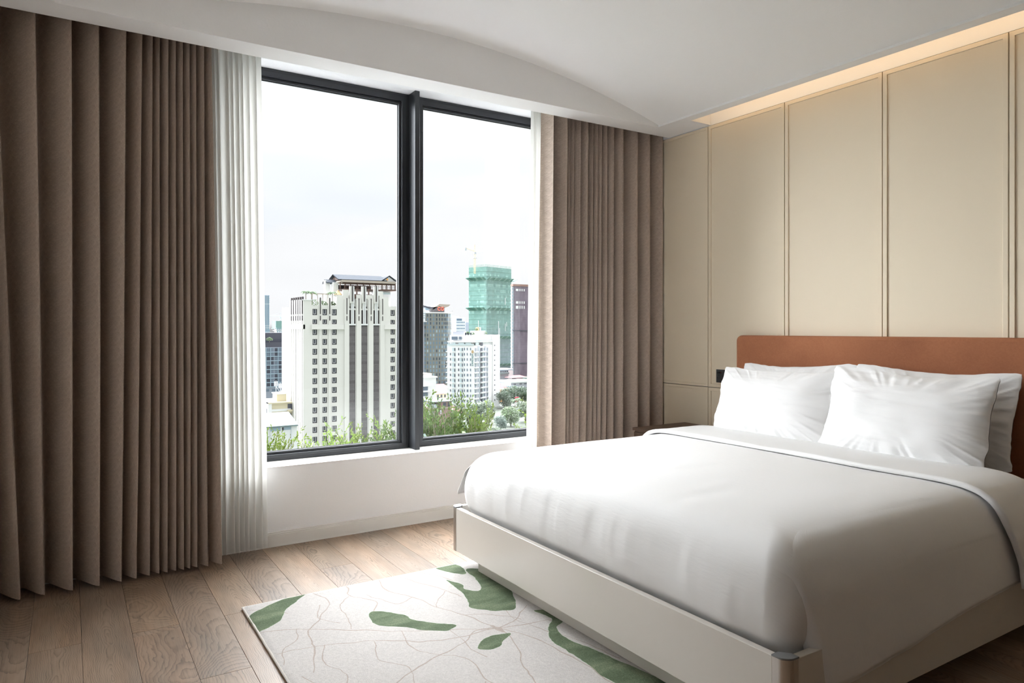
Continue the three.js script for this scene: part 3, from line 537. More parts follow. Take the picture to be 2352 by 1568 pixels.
// ---------- the city outside ----------
const GY = -57;
const C = {
  white: std({ color: col(202, 200, 196), roughness: 0.8 }), cream: std({ color: col(194, 185, 160), roughness: 0.85 }), pale: std({ color: col(212, 213, 214), roughness: 0.8 }),
  charcoal: std({ color: col(66, 60, 62), roughness: 0.8 }), screen: std({ color: col(92, 88, 90), roughness: 0.8 }), ornament: std({ color: col(132, 128, 130), roughness: 0.8 }),
  glass: std({ color: col(58, 62, 72), roughness: 0.32 }), frameWhite: std({ color: col(200, 198, 200), roughness: 0.6 }), slate: std({ color: col(46, 51, 59), roughness: 1 }), timber: std({ color: col(84, 62, 54), roughness: 0.8 }),
  eave: std({ color: col(158, 148, 138), roughness: 0.8 }), orange: std({ color: col(236, 160, 70), roughness: 0.7 }), red: std({ color: col(124, 76, 78), roughness: 0.85 }), teal: std({ color: col(102, 116, 118), roughness: 0.8 }),
  aptWall: std({ color: col(134, 140, 152), roughness: 0.8 }), aptDark: std({ color: col(74, 74, 85), roughness: 0.8 }), aptGlass: std({ color: col(92, 106, 122), roughness: 0.4 }), aptHole: std({ color: col(62, 64, 76), roughness: 0.7 }),
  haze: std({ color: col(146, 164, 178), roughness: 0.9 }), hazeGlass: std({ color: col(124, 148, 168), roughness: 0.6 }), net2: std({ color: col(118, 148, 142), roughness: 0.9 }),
  bronze: std({ color: col(118, 119, 114), roughness: 0.7 }), win: [[92, 114, 132], [112, 134, 150], [58, 70, 82], [140, 158, 168]].map((c) => std({ color: col(...c), roughness: 0.4 })),
  metal: std({ color: col(196, 200, 204), roughness: 0.6 }), crane: std({ color: col(214, 188, 150), roughness: 0.7 }), craneGrey: std({ color: col(180, 186, 192), roughness: 0.7 }),
  brick: std({ color: col(132, 110, 102), roughness: 0.9 }), greyBlock: std({ color: col(164, 166, 176), roughness: 0.8 }), balGlass: std({ color: col(170, 184, 188), roughness: 0.4 }), sign: std({ color: col(72, 122, 124), roughness: 0.6 }), gold: std({ color: col(170, 146, 108), roughness: 0.6 }), logo: std({ color: col(236, 112, 88), roughness: 0.6 }),
};
// boxes along a facade that runs from P to Q (x, z): s metres along, d metres out towards the viewer
function facade(P, Q) {
  const dx = Q[0] - P[0], dz = Q[1] - P[1], L = Math.hypot(dx, dz), a = Math.atan2(-dz, dx);
  const f = (s0, s1, y0, y1, d0, d1) => new THREE.BoxGeometry(s1 - s0, y1 - y0, d1 - d0).translate((s0 + s1) / 2, (y0 + y1) / 2, (d0 + d1) / 2).rotateY(a).translate(P[0], 0, P[1]);
  f.L = L; f.place = (g) => g.rotateY(a).translate(P[0], 0, P[1]); return f;
}
const prism = (pts, y0, y1) => plate(pts.map(([x, z]) => [x, -z]), [], y0, y1).rotateX(-Math.PI / 2);
{ const g = solo('ground', new THREE.CylinderGeometry(3500, 3500, 4, 64).translate(0, GY - 2, 0), std({ color: col(84, 90, 80), roughness: 1 })); g.userData = { kind: 'structure' }; }

{ // hotel tower
  const Z = -237, t = thing('hotel_tower', 'tall white tower with square dark windows and three dark screens under a roof pavilion', 'building', [88, GY, -252]);
  const cols = [[69.8, 71.4], [73.2, 74.8], [76.5, 78.2]], mirror = ([a, b]) => [176.1 - b, 176.1 - a], all = [...cols, ...cols.map(mirror)];
  const holes = [], wins = [];
  for (const [a, b] of all) { for (let i = 0; i < 13; i++) { const y1 = -2.8 - 3.31 * i + (i ? 0 : 0), y0 = y1 - 2.0; holes.push([a, b, y0, y1]); wins.push([a, b, y0, y1]); } holes.push([a, b, -1.4, 0.45], [a, b, 2.3, 3.85], [a, b, 5.3, 7.4]); wins.push([a, b, -1.4, 0.45], [a, b, 2.3, 3.85], [a, b, 5.3, 7.4]); }
  const sc = [[82.6, 84.9], [86.9, 89.3], [91.3, 93.7]];
  for (const [a, b] of sc) holes.push([a, b, -56, 1.9], [a, b, 2.4, 7.2]);
  holes.push([82.62, 83.25, 7.7, 9.5], [84.1, 85.05, 7.7, 11.2], [88.4, 89.3, 7.7, 11.2], [86.9, 87.3, 7.7, 9.5], [92.8, 93.7, 7.7, 12.4], [91.3, 91.6, 7.7, 9.5]);
  const outline = [[66.7, GY], [109.4, GY], [109.4, 10.3], [106.5, 10.3], [106.5, 8.7], [97.2, 8.7], [97.2, 12.0], [95.1, 12.0], [95.1, 14.0], [93.3, 14.0], [93.3, 12.6], [85.2, 12.6], [85.2, 11.2], [82.4, 11.2], [82.4, 14.2], [80.3, 14.2], [80.3, 12.2], [78.2, 12.2], [78.2, 8.7], [69.55, 8.7], [69.55, 10.3], [66.7, 10.3]];
  part(t, 'wall', plate(outline, holes.map(([a, b, c, d]) => rect(a, b, c, d)), Z - 0.6, Z), C.white);
  part(t, 'core', box(67.2, 109, GY, 8.4, Z - 30, Z - 0.62), C.white);
  part(t, 'upper_block', box(80.6, 95.4, 8, 12.4, Z - 16, Z - 0.62), C.white);
  for (const [a, b, y0, y1] of wins) {
    const w = part(t, 'window', plate(rect(a, b, y0, y1), [rect(a + 0.12, b - 0.12, y0 + 0.12, y1 - 0.12)], Z - 0.5, Z - 0.3), C.charcoal), wd = b - a, h = y1 - y0;
    part(w, 'pane', box(a + 0.1, b - 0.1, y0 + 0.1, y1 - 0.1, Z - 0.48, Z - 0.42), C.glass);
    part(w, 'glazing_bars', merge([box(a + 0.22 * wd, a + 0.30 * wd, y0 + 0.2 * h, y1 - 0.1, Z - 0.42, Z - 0.36), box(a + 0.70 * wd, a + 0.78 * wd, y0 + 0.2 * h, y1 - 0.1, Z - 0.42, Z - 0.36), box(a + 0.22 * wd, a + 0.78 * wd, y0 + 0.17 * h, y0 + 0.24 * h, Z - 0.42, Z - 0.36)]), C.frameWhite);
  }
  const slim = [];
  for (const s of [1, -1]) for (const [a, b] of [[71.95, 72.75], [75.2, 76.0]]) { const [p, q] = s > 0 ? [a, b] : mirror([a, b]); part(t, 'pilaster', box(p, q, GY, 11.2, Z - 0.1, Z + 0.35), C.white); slim.push([(p + q) / 2, 5.7, 11.3], [(p + q) / 2, 3.5, 5.1]); }
  for (const s of [1, -1]) { const [p, q] = s > 0 ? [69.35, 80.6] : mirror([69.35, 80.6]); part(t, 'band', box(p, q, 0.65, 2.1, Z - 0.1, Z + 0.6), C.white); part(t, 'cornice', box(p - 0.2, q + 0.1, 0.5, 0.66, Z - 0.1, Z + 0.8), C.white); }
  for (const x of [81.65, 86.0, 90.45, 94.75]) { part(t, 'pilaster', box(x - 0.85, x + 0.85, GY, 10.9, Z - 0.1, Z + 0.4), C.white); slim.push([x, 5.7, 11.3], [x, 3.5, 5.1]); }
  for (const [x, y0, y1] of slim) part(t, 'inlay', box(x - 0.14, x + 0.14, y0, y1, Z + 0.3, Z + 0.52), C.charcoal);
  for (const [a, b] of sc) {
    const m = (a + b) / 2, s = part(t, 'dark_screen', box(a - 0.1, b + 0.1, GY, 1.9, Z - 0.5, Z - 0.35), C.screen), o = [], r = [];
    for (let i = 0; i < 12; i++) for (let k = 0; k < 2; k++) for (const sx of [-1, 1]) { const y = 0.6 - 3.31 * i - k * 1.0, x = m + sx * (b - a) * 0.25; o.push(plate(rect(x - 0.44, x + 0.44, y - 0.42, y + 0.42), [rect(x - 0.36, x + 0.36, y - 0.34, y + 0.34)], Z - 0.36, Z - 0.28), new THREE.TorusGeometry(0.2, 0.06, 5, 12).translate(x, y, Z - 0.33)); }
    for (let i = 0; i < 13; i++) r.push(box(a, b, 1.2 - 3.31 * i, 1.32 - 3.31 * i, Z - 0.36, Z - 0.25));
    part(s, 'ornament', merge(o), C.ornament, { kind: 'stuff' }); part(s, 'rail', merge(r), C.ornament, { kind: 'stuff' });
    part(t, 'lintel', box(a - 0.15, b + 0.15, 1.9, 2.4, Z - 0.4, Z + 0.3), C.pale);
    part(t, 'slot_glazing', box(a, b, 2.4, 7.2, Z - 0.5, Z - 0.4), C.charcoal);
    for (const dx of [-0.28, 0.28]) part(t, 'fin', box(m + dx - 0.18, m + dx + 0.18, 2.4, 9.8, Z - 0.35, Z + 0.35), C.pale);
    part(t, 'pylon', box(m - 1.02, m + 0.45, 9.6, 15.5, Z - 0.5, Z + 0.5), C.white); part(t, 'pylon', box(m + 0.18, m + 0.5, 9.6, 15.4, Z - 0.4, Z + 0.6), C.pale);
    part(t, 'inlay', box(m - 0.36, m - 0.02, 10.2, 16.0, Z + 0.3, Z + 0.75), C.charcoal);
  }
  for (const [a, b] of [[84.45, 86.75], [88.85, 91.05]]) { const p = part(t, 'gate_panel', box(a, b, 11.3, 12.8, Z - 1, Z - 0.4), C.timber); part(p, 'post', box((a + b) / 2 - 0.15, (a + b) / 2 + 0.2, 12.8, 14.8, Z - 1, Z - 0.6), C.timber); }
  // the flank with its tall fins
  for (const z of [-238.0, -240.6, -243.3, -246.0, -248.8, -251.6]) { part(t, 'flank_pier', box(66.5, 67.3, GY, 10.6, z - 1.75, z + 0.1), C.white); part(t, 'inlay', box(66.4, 67.0, 5.7, 11.5, z - 0.1, z + 0.5), C.charcoal); part(t, 'inlay', box(66.4, 67.0, 3.5, 5.1, z - 0.1, z + 0.5), C.charcoal); }
  part(t, 'flank_joint', box(66.6, 67.25, GY, 0.5, -245.6, -245.1), C.charcoal);
  part(t, 'flank_band', box(66.3, 67.3, 0.6, 2.1, -253, -237), C.white);
  part(t, 'coping', box(66.5, 69.8, 10.3, 10.55, Z - 3, Z + 0.2), C.pale);
  // roof terrace: pavilion, white walls, a lower wing
  part(t, 'terrace_deck', box(81.5, 95.8, 14.4, 14.7, -252, -238.6), C.timber); part(t, 'terrace_deck', box(95.8, 101.2, 14.4, 14.9, -249, -239.2), C.timber);
  for (const x of [80.4, 82.2, 84.2, 86.6, 88.9, 91.2, 93.5, 95.9, 97.6, 99.4, 101.0]) part(t, 'column', box(x - 0.13, x + 0.13, 14.7, 17.3, -240.2, -239.9), C.timber);
  part(t, 'back_wall', box(82, 95.5, 14.7, 16.6, -250.5, -250), C.charcoal);
  { const r = []; for (const y of [15.3, 15.7, 16.1]) r.push(box(81.6, 101.1, y, y + 0.09, -239.5, -239.4)); for (let x = 81.6; x < 101.2; x += 0.85) r.push(box(x, x + 0.1, 14.7, 16.1, -239.5, -239.4)); part(t, 'railing', merge(r), C.timber); }
  part(t, 'beam', box(81.4, 101.2, 16.45, 16.95, -240.6, -240.2), C.timber);
  { const e = plate([[79.8, 17.0], [101.4, 17.0], [100.4, 17.75], [80.8, 17.75]], [], -251, -239.0); part(t, 'lower_roof', e, C.eave); }
  const gable = (x0, x1, y0, y1, z0, z1) => { const zm = (z0 + z1) / 2, g = new THREE.BufferGeometry(), v = (x, y, z) => [x, y, z], th = 0.3; const tri = []; const quad = (a, b, c, d) => tri.push(...a, ...b, ...c, ...a, ...c, ...d); for (const o of [0, -th]) { quad(v(x0, y0 + o, z1), v(x1, y0 + o, z1), v(x1, y1 + o, zm), v(x0, y1 + o, zm)); quad(v(x1, y0 + o, z0), v(x0, y0 + o, z0), v(x0, y1 + o, zm), v(x1, y1 + o, zm)); } quad(v(x0, y0 - th, z1), v(x1, y0 - th, z1), v(x1, y0, z1), v(x0, y0, z1)); g.setAttribute('position', new THREE.Float32BufferAttribute(tri, 3)); g.computeVertexNormals(); return g; };
  part(t, 'main_roof', gable(79.4, 97.6, 18.0, 20.0, -251, -239.3), C.slate);
  part(t, 'gable_end', new THREE.ExtrudeGeometry(shapeOf([[-250.2, 17.75], [-240, 17.75], [-245.1, 19.6]]), { depth: 0.3, bevelEnabled: false }).rotateY(-Math.PI / 2).translate(80.6, 0, 0), C.timber);
  part(t, 'pediment', plate([[95.9, 17.7], [101.0, 17.7], [98.4, 19.5]], [], -240.2, -239.6), C.frameWhite);
  { const tri = [95.4, 17.9, -239.2, 98.4, 19.75, -239.2, 98.4, 19.75, -250, 95.4, 17.9, -239.2, 98.4, 19.75, -250, 95.4, 17.9, -250, 98.4, 19.75, -239.2, 101.5, 17.8, -239.2, 101.5, 17.8, -250, 98.4, 19.75, -239.2, 101.5, 17.8, -250, 98.4, 19.75, -250]; const q = new THREE.BufferGeometry(); q.setAttribute('position', new THREE.Float32BufferAttribute(tri, 3)); q.computeVertexNormals(); part(t, 'cross_roof', merge([q, plate([[95.3, 17.75], [98.4, 19.65], [101.6, 17.65], [101.6, 17.9], [98.4, 19.95], [95.3, 18.0]], [], -239.4, -239.1)]), C.slate); }
  part(t, 'emblem', new THREE.CylinderGeometry(0.32, 0.32, 0.2, 16).rotateX(Math.PI / 2).translate(97.7, 18.5, -239.5), C.orange);
  part(t, 'side_wall', plate([[76.4, 9], [78.0, 9], [78.0, 17.2], [76.4, 17.8]], [], -246, -244), C.pale); part(t, 'side_wall', box(78.6, 80.4, 12, 17, -244, -242), C.pale);
  part(t, 'wing_roof', gable(76.5, 80.2, 16.9, 18.1, -248, -243), C.slate);
  part(t, 'rear_block', box(95.2, 100.0, 8.7, 14.3, -250, -242), C.frameWhite); part(t, 'rear_sign_board', box(95.4, 99.8, 13.2, 13.9, -242, -241.8), C.balGlass);
  part(t, 'pergola', merge([box(70.4, 76.5, 12.6, 12.85, -243, -240), ...[70.8, 72.6, 74.4, 76.2].map((x) => box(x, x + 0.15, 8.7, 12.6, -241, -240.8))]), C.eave);
  part(t, 'canopy', new THREE.ConeGeometry(1.6, 1.8, 8).translate(79.6, 13.4, -240), C.gold);
}
// leafy geometry ---------------------------------------------------------
function leafCloud(n, seed, lobes, size, hang = 0) { // small leaf quads thrown on to the lobes of a crown
  const r = rng(seed), P = [], N = [], tot = lobes.reduce((s, l) => s + l[3] ** 2, 0);
  for (const [lx, ly, lz, R] of lobes) for (let i = 0; i < n * R * R / tot; i++) {
    const th = r() * 6.2832, c = r() * 1.75 - 0.75, s = Math.sqrt(Math.max(0, 1 - c * c)), q = R * (0.72 + 0.32 * r());
    const d = new THREE.Vector3(s * Math.cos(th), c, s * Math.sin(th)), p = new THREE.Vector3(lx, ly, lz).addScaledVector(d, q);
    const a = new THREE.Vector3(r() - 0.5, r() - 0.5 - hang, r() - 0.5).normalize(), b = a.clone().cross(new THREE.Vector3(r() - 0.5, r() - 0.5, r() - 0.5)).normalize(), L = size * (0.6 + 0.8 * r()), w = L * 0.45;
    const v = [p.clone().addScaledVector(a, L), p.clone().addScaledVector(b, w), p.clone().addScaledVector(a, -L), p.clone().addScaledVector(b, -w)];
    const nn = d.clone().lerp(a.clone().cross(b), 0.35).normalize();
    for (const k of [0, 1, 2, 0, 2, 3]) { P.push(v[k].x, v[k].y, v[k].z); N.push(nn.x, nn.y, nn.z); }
  }
  const g = new THREE.BufferGeometry(); g.setAttribute('position', new THREE.Float32BufferAttribute(P, 3)); g.setAttribute('normal', new THREE.Float32BufferAttribute(N, 3)); return g;
}
const leafMat = (c) => phys({ color: c, roughness: 0.85, transmission: 0.3, thickness: 0, side: THREE.DoubleSide });
const G = { far: leafMat(col(108, 130, 92)), grey: leafMat(col(120, 136, 114)), dark: leafMat(col(82, 104, 80)), blue: leafMat(col(106, 126, 116)), trunk: std({ color: col(120, 112, 100), roughness: 1 }), palm: leafMat(col(72, 96, 60)) };
function frond(n, L, droop, seed, mat) {
  const r = rng(seed), P = [];
  for (let i = 0; i < n; i++) {
    const a = (i / n) * 6.2832 + r() * 0.4, up = 0.5 + 0.7 * r(), l = L * (0.8 + 0.4 * r()); let prev = null;
    for (let k = 0; k <= 7; k++) {
      const t = k / 7, R = l * t * Math.cos(0.4 * t), y = l * (up * t - droop * (0.8 + up) * t * t), w = l * 0.13 * Math.sin(Math.PI * Math.min(1, t * 0.9 + 0.12)), c = Math.cos(a), s = Math.sin(a), q = [[R * c - w * s, y - w * 0.4, R * s + w * c], [R * c, y, R * s], [R * c + w * s, y - w * 0.4, R * s - w * c]];
      if (prev) for (const [i0, i1] of [[0, 1], [1, 2]]) P.push(...prev[i0], ...prev[i1], ...q[i1], ...prev[i0], ...q[i1], ...q[i0]);
      prev = q;
    }
  }
  const g = new THREE.BufferGeometry(); g.setAttribute('position', new THREE.Float32BufferAttribute(P, 3)); g.computeVertexNormals(); return g;
}
function palm(name, label, x, y, z, h, L, seed, group) {
  const t = thing(name, label, 'palm', [x, y, z], group);
  part(t, 'trunk', new THREE.CylinderGeometry(L * 0.05, L * 0.08, h, 8).translate(0, h / 2, 0), G.trunk, { own: true }); part(t, 'fronds', frond(15, L, 0.72, seed).translate(0, h, 0), G.palm, { own: true });
}
palm('palm_tree', 'first of the two close palms on the white tower roof, next to its flank', 68.1, 8.6, -239, 4.6, 2.1, 1, 'roof palms'); palm('palm_tree', 'second of the two close palms on the white tower roof, nearer the pavilion', 70.1, 8.6, -239, 4.4, 2.2, 2, 'roof palms');
palm('palm_tree', 'lone palm standing on the white tower roof before the pavilion', 77.1, 8.7, -238.4, 4.4, 2.3, 3, 'roof palms');
for (const [x, w, l] of [[70.6, 1.5, 'bush on the white tower roof edge beside the two close palms'], [74.0, 1.0, 'bush on the white tower roof edge between the two close palms and the lone palm'], [77.2, 0.8, 'low bush at the foot of the lone palm on the white tower']]) {
  const b = thing('roof_bush', l, 'bush', [x, 8.2, -238.2], 'roof bushes'); part(b, 'foliage', leafCloud(260, x * 10, [[0, 1.1, 0, w], [w * 0.8, 0.8, 0, w * 0.7], [-w * 0.7, 1.4, 0, w * 0.6]], 0.22), G.far, { own: true });
}
{ // dark-topped apartment block
  const Z = -520, t = thing('apartment_block', 'grey apartment block with a dark top storey and gridded windows beside the white tower', 'building', [125, GY, -535]);
  part(t, 'wall', box(112, 141, GY, -13.2, Z - 25, Z), C.aptWall); part(t, 'upper_storey', box(112, 138.5, -13.2, -9.7, Z - 24, Z - 0.5), C.aptDark); part(t, 'roof_house', box(117.3, 135.6, -9.7, -2.8, Z - 20, Z - 3), C.aptDark); part(t, 'slot', box(117.5, 135.4, -9.6, -7.4, Z - 3, Z - 2.8), C.aptHole); part(t, 'stair_tower', box(112, 117, -9.7, -3.5, Z - 20, Z - 4), C.aptDark);
  const cols = [[112.6, 115.6], [116.8, 119.4], [120.2, 122.5], [123.1, 125.1], [125.8, 127.9], [128.3, 130.6], [131.4, 133.8], [134.5, 136.4], [137.0, 139.5]], r = rng(5);
  for (let i = 0; i < 9; i++) { const y1 = -13.9 - 3.12 * i; cols.forEach(([a, b], k) => { const dark = (k + (i >> 1)) % 3 === 1 || r() < 0.15; const w = part(t, 'window', box(a, b, y1 - 2.45, y1, Z, Z + 0.12), dark ? C.aptHole : C.aptGlass); if (!dark) part(w, 'glazing_bars', merge([box((a + b) / 2 - 0.06, (a + b) / 2 + 0.06, y1 - 2.45, y1, Z + 0.1, Z + 0.2), box(a, b, y1 - 1.5, y1 - 1.38, Z + 0.1, Z + 0.2)]), C.aptWall); }); part(t, 'floor_band', box(112, 140.9, y1 - 3.05, y1 - 2.55, Z, Z + 0.5), C.haze); }
  for (const x of [116.1, 119.8, 122.8, 128.1, 131.0, 134.1, 136.7]) part(t, 'pier', box(x - 0.2, x + 0.2, -42, -13.3, Z, Z + 0.7), C.haze);
  for (const [a, b] of [[112, 116], [117, 122], [124, 130], [132, 139]]) part(t, 'window', box(a, b, -45, -43.2, Z, Z + 0.1), C.aptGlass);
}
{ const t = thing('roof_tree', 'small green tree on the dark-topped apartment block', 'tree', [121.5, -9.7, -517.5]); part(t, 'crown', leafCloud(160, 4, [[0, 2.4, 0, 1.5], [1.4, 2.2, 0, 1.1], [-1.3, 2.2, 0, 1.1]], 0.4), G.far, { own: true }); part(t, 'trunk', new THREE.CylinderGeometry(0.12, 0.18, 2, 6).translate(0, 1, 0), G.trunk, { own: true }); }
{ // cream building with aerials
  const Z = -250, t = thing('cream_building', 'cream building with a roof house carrying aerials, low beside the white tower flank', 'building', [62, GY, -258]);
  part(t, 'wall', box(59.4, 66.4, GY, -25.2, Z - 14, Z), C.cream); part(t, 'side_wall', box(58.2, 59.4, GY, -24.6, Z - 14, Z + 0.5), C.pale); part(t, 'roof', box(58.2, 66.2, -25.2, -24.8, Z - 15, Z + 0.8), C.cream); part(t, 'band', box(59.3, 66, -28.0, -27.2, Z, Z + 0.15), C.pale);
  part(t, 'roof_house', box(61.7, 65, -24.8, -22.2, Z - 8, Z - 2), C.cream); part(t, 'coping', box(61.4, 65.3, -22.3, -22.0, Z - 8.3, Z - 1.7), C.pale); part(t, 'loggia', box(64.9, 66.4, -27.6, -25.6, Z, Z + 0.1), C.aptHole); part(t, 'balcony', box(64.7, 66.4, -28.2, -27.6, Z, Z + 1), C.cream); part(t, 'window', box(65.2, 66.2, -30.4, -29, Z, Z + 0.1), C.aptHole); part(t, 'window', box(63.3, 64.3, -29.4, -28.9, Z, Z + 0.1), C.aptGlass);
  for (const y of [-27, -30]) part(t, 'window', box(58.1, 58.3, y - 1.6, y, Z - 3, Z - 1.5), C.aptHole);
  for (const [x, h] of [[61.9, 4.4], [63.4, 3.6], [64.6, 5.2]]) { const a = part(t, 'aerial_mast', bar([x, -22, Z - 4], [x, -22 + h, Z - 4], 0.09), C.metal); part(a, 'aerial_panel', merge([-0.45, 0, 0.45].map((d) => box(x + d - 0.1, x + d + 0.1, -22 + h - 1.9, -22 + h - 0.3, Z - 4.2, Z - 3.8))), C.pale); }
  part(t, 'brace', merge([bar([61.9, -19.5, Z - 4], [63.4, -22, Z - 4], 0.07), bar([64.6, -19.5, Z - 4], [63.4, -22, Z - 4], 0.07)]), C.metal);
}
{ const Z = -185, t = thing('shed', 'white shed with a pale turquoise roof in front of the cream building', 'building', [47, GY, -192]);
  part(t, 'wall', box(40, 50.5, GY, -24.4, Z - 8, Z), C.pale); const g = plate([[Z + 0.6, -24.2], [Z + 0.6, -24.0], [Z - 9, -21.6], [Z - 9, -21.9]], [], -50.6, -39.6).rotateY(Math.PI / 2).translate(0, 0, 0); g.rotateY(Math.PI); part(t, 'roof', prism([[39.6, Z + 0.6], [50.6, Z + 0.6], [50.6, Z - 9], [39.6, Z - 9]], -24.4, -24.1).applyMatrix4(new THREE.Matrix4().makeTranslation(0, 0, 0)), C.teal);
  part(t, 'roof_slope', (() => { const q = new THREE.BufferGeometry(), a = [39.6, -24.1, Z + 0.6], b = [50.6, -24.1, Z + 0.6], c = [50.6, -21.7, Z - 9], d = [43.5, -21.7, Z - 9], e = [39.6, -22.7, Z - 5]; q.setAttribute('position', new THREE.Float32BufferAttribute([...a, ...b, ...c, ...a, ...c, ...d, ...a, ...d, ...e], 3)); q.computeVertexNormals(); return q; })(), C.teal);
  part(t, 'shutter', box(43.7, 46.2, -25.4, -24.5, Z, Z + 0.1), C.haze); part(t, 'shutter', box(47.1, 48.8, -25.3, -24.5, Z, Z + 0.1), C.haze); part(t, 'window', box(46.6, 47.0, -25.4, -24.6, Z, Z + 0.1), C.aptHole); part(t, 'downpipe', box(43.5, 43.65, -32, -24.4, Z, Z + 0.2), C.metal); part(t, 'downpipe', box(48.9, 49.05, -32, -24.4, Z, Z + 0.2), C.metal);
}
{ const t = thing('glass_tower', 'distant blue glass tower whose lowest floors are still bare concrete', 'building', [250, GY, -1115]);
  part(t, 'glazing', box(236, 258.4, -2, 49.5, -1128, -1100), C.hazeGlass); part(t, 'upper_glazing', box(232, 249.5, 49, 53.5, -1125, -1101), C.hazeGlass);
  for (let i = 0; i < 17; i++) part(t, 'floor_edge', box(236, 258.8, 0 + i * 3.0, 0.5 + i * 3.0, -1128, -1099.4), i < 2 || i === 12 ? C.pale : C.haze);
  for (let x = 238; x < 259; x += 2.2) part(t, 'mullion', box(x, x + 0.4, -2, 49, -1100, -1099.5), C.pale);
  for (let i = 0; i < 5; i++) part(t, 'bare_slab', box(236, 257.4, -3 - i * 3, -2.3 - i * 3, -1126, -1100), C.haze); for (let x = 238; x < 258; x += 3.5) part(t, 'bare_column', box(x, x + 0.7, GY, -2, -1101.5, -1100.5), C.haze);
}
function crane(name, label, x, y0, yTop, z, back, front, mats, k = 1) {
  const t = thing(name, label, 'crane', [x, y0, z]), m = [], w = 0.9 * k;
  for (const [a, b] of [[-1, -1], [1, -1], [1, 1], [-1, 1]]) m.push(bar([x + a * w, y0, z + b * w], [x + a * w, yTop - 5 * k, z + b * w], 0.16 * k, 4));
  for (let y = y0, i = 0; y < yTop - 6 * k; y += 2.2 * k, i++) { const s = i % 2 ? 1 : -1; m.push(bar([x - s * w, y, z + w], [x + s * w, y + 2.2 * k, z + w], 0.1 * k, 4), bar([x - w, y, z - s * w], [x - w, y + 2.2 * k, z + s * w], 0.1 * k, 4), bar([x - w, y, z + w], [x + w, y, z + w], 0.1 * k, 4)); }
  part(t, 'mast', merge(m), mats[0]); const jy = yTop - 6 * k;
  part(t, 'cab', box(x - 1.4 * k, x + 1.4 * k, jy - 3.4 * k, jy - 1 * k, z - 1.4 * k, z + 1.4 * k), mats[1]); part(t, 'platform', box(x - 2.4 * k, x + 2.4 * k, jy - 9 * k, jy - 8.4 * k, z - 2 * k, z + 2 * k), mats[1]);
  part(t, 'apex', merge([bar([x - w, jy, z], [x, yTop + 3 * k, z], 0.22 * k, 4), bar([x + w, jy, z], [x, yTop + 3 * k, z], 0.22 * k, 4)]), mats[0]);
  const beam = (dx, dy) => { const b = [], n = 12; for (const o of [0, 1.1 * k]) b.push(bar([x, jy + o, z], [x + dx, jy + dy + o * 0.4, z], 0.2 * k, 4)); for (let i = 0; i < n; i++) b.push(bar([x + dx * i / n, jy + dy * i / n, z], [x + dx * (i + 0.5) / n, jy + dy * (i + 0.5) / n + 0.9 * k, z], 0.1 * k, 4)); return merge(b); };
  part(t, 'jib', beam(front[0], front[1]), mats[2] ?? mats[0]); part(t, 'counter_jib', beam(back[0], back[1]), mats[0]); part(t, 'counterweight', box(x + back[0] - 1.2 * k, x + back[0] + 1.2 * k, jy + back[1] - 3 * k, jy + back[1] + 0.5 * k, z - 1 * k, z + 1 * k), mats[1]);
  part(t, 'stay', merge([bar([x, yTop + 3 * k, z], [x + front[0] * 0.7, jy + front[1] * 0.7 + 1, z], 0.07 * k, 4), bar([x, yTop + 3 * k, z], [x + back[0] * 0.8, jy + back[1] * 0.8 + 1, z], 0.07 * k, 4)]), mats[1]);
}
{ const t = thing('netted_building', 'small distant building shell wrapped in pale green netting, under a thin crane', 'building', [301, GY, -1212]);
  part(t, 'netting', box(292.3, 311.2, 0, 11.5, -1225, -1200), C.net2); part(t, 'fan', box(291, 312.4, -1.6, -0.6, -1226, -1199), C.net2); for (let i = 0; i < 6; i++) part(t, 'slab', box(293, 310.5, -5 - 4 * i, -4 - 4 * i, -1224, -1201), C.pale); for (let x = 293.5; x < 311; x += 3.2) part(t, 'column', box(x, x + 1, GY, -1, -1202, -1201), C.pale);
}
crane('tower_crane', 'thin distant crane above the small green-netted building', 302, 11, 24, -1210, [6, 0], [-20, 0.6], [C.craneGrey, C.craneGrey], 0.8);
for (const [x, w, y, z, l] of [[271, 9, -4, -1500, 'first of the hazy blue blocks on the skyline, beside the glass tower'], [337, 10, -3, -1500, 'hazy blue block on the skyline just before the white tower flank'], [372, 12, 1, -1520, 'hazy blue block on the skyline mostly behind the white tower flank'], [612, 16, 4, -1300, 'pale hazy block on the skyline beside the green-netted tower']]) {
  const t = thing('distant_block', l, 'building', [x, GY, z], 'hazy skyline blocks'); part(t, 'wall', box(x, x + w * 1.6, GY, y, z - 20, z), C.haze); for (let i = 0; i < 8; i++) part(t, 'window_band', box(x + 0.5, x + w * 1.6 - 0.5, y - 3.2 - 5 * i, y - 1.6 - 5 * i, z, z + 0.3), C.hazeGlass);
}
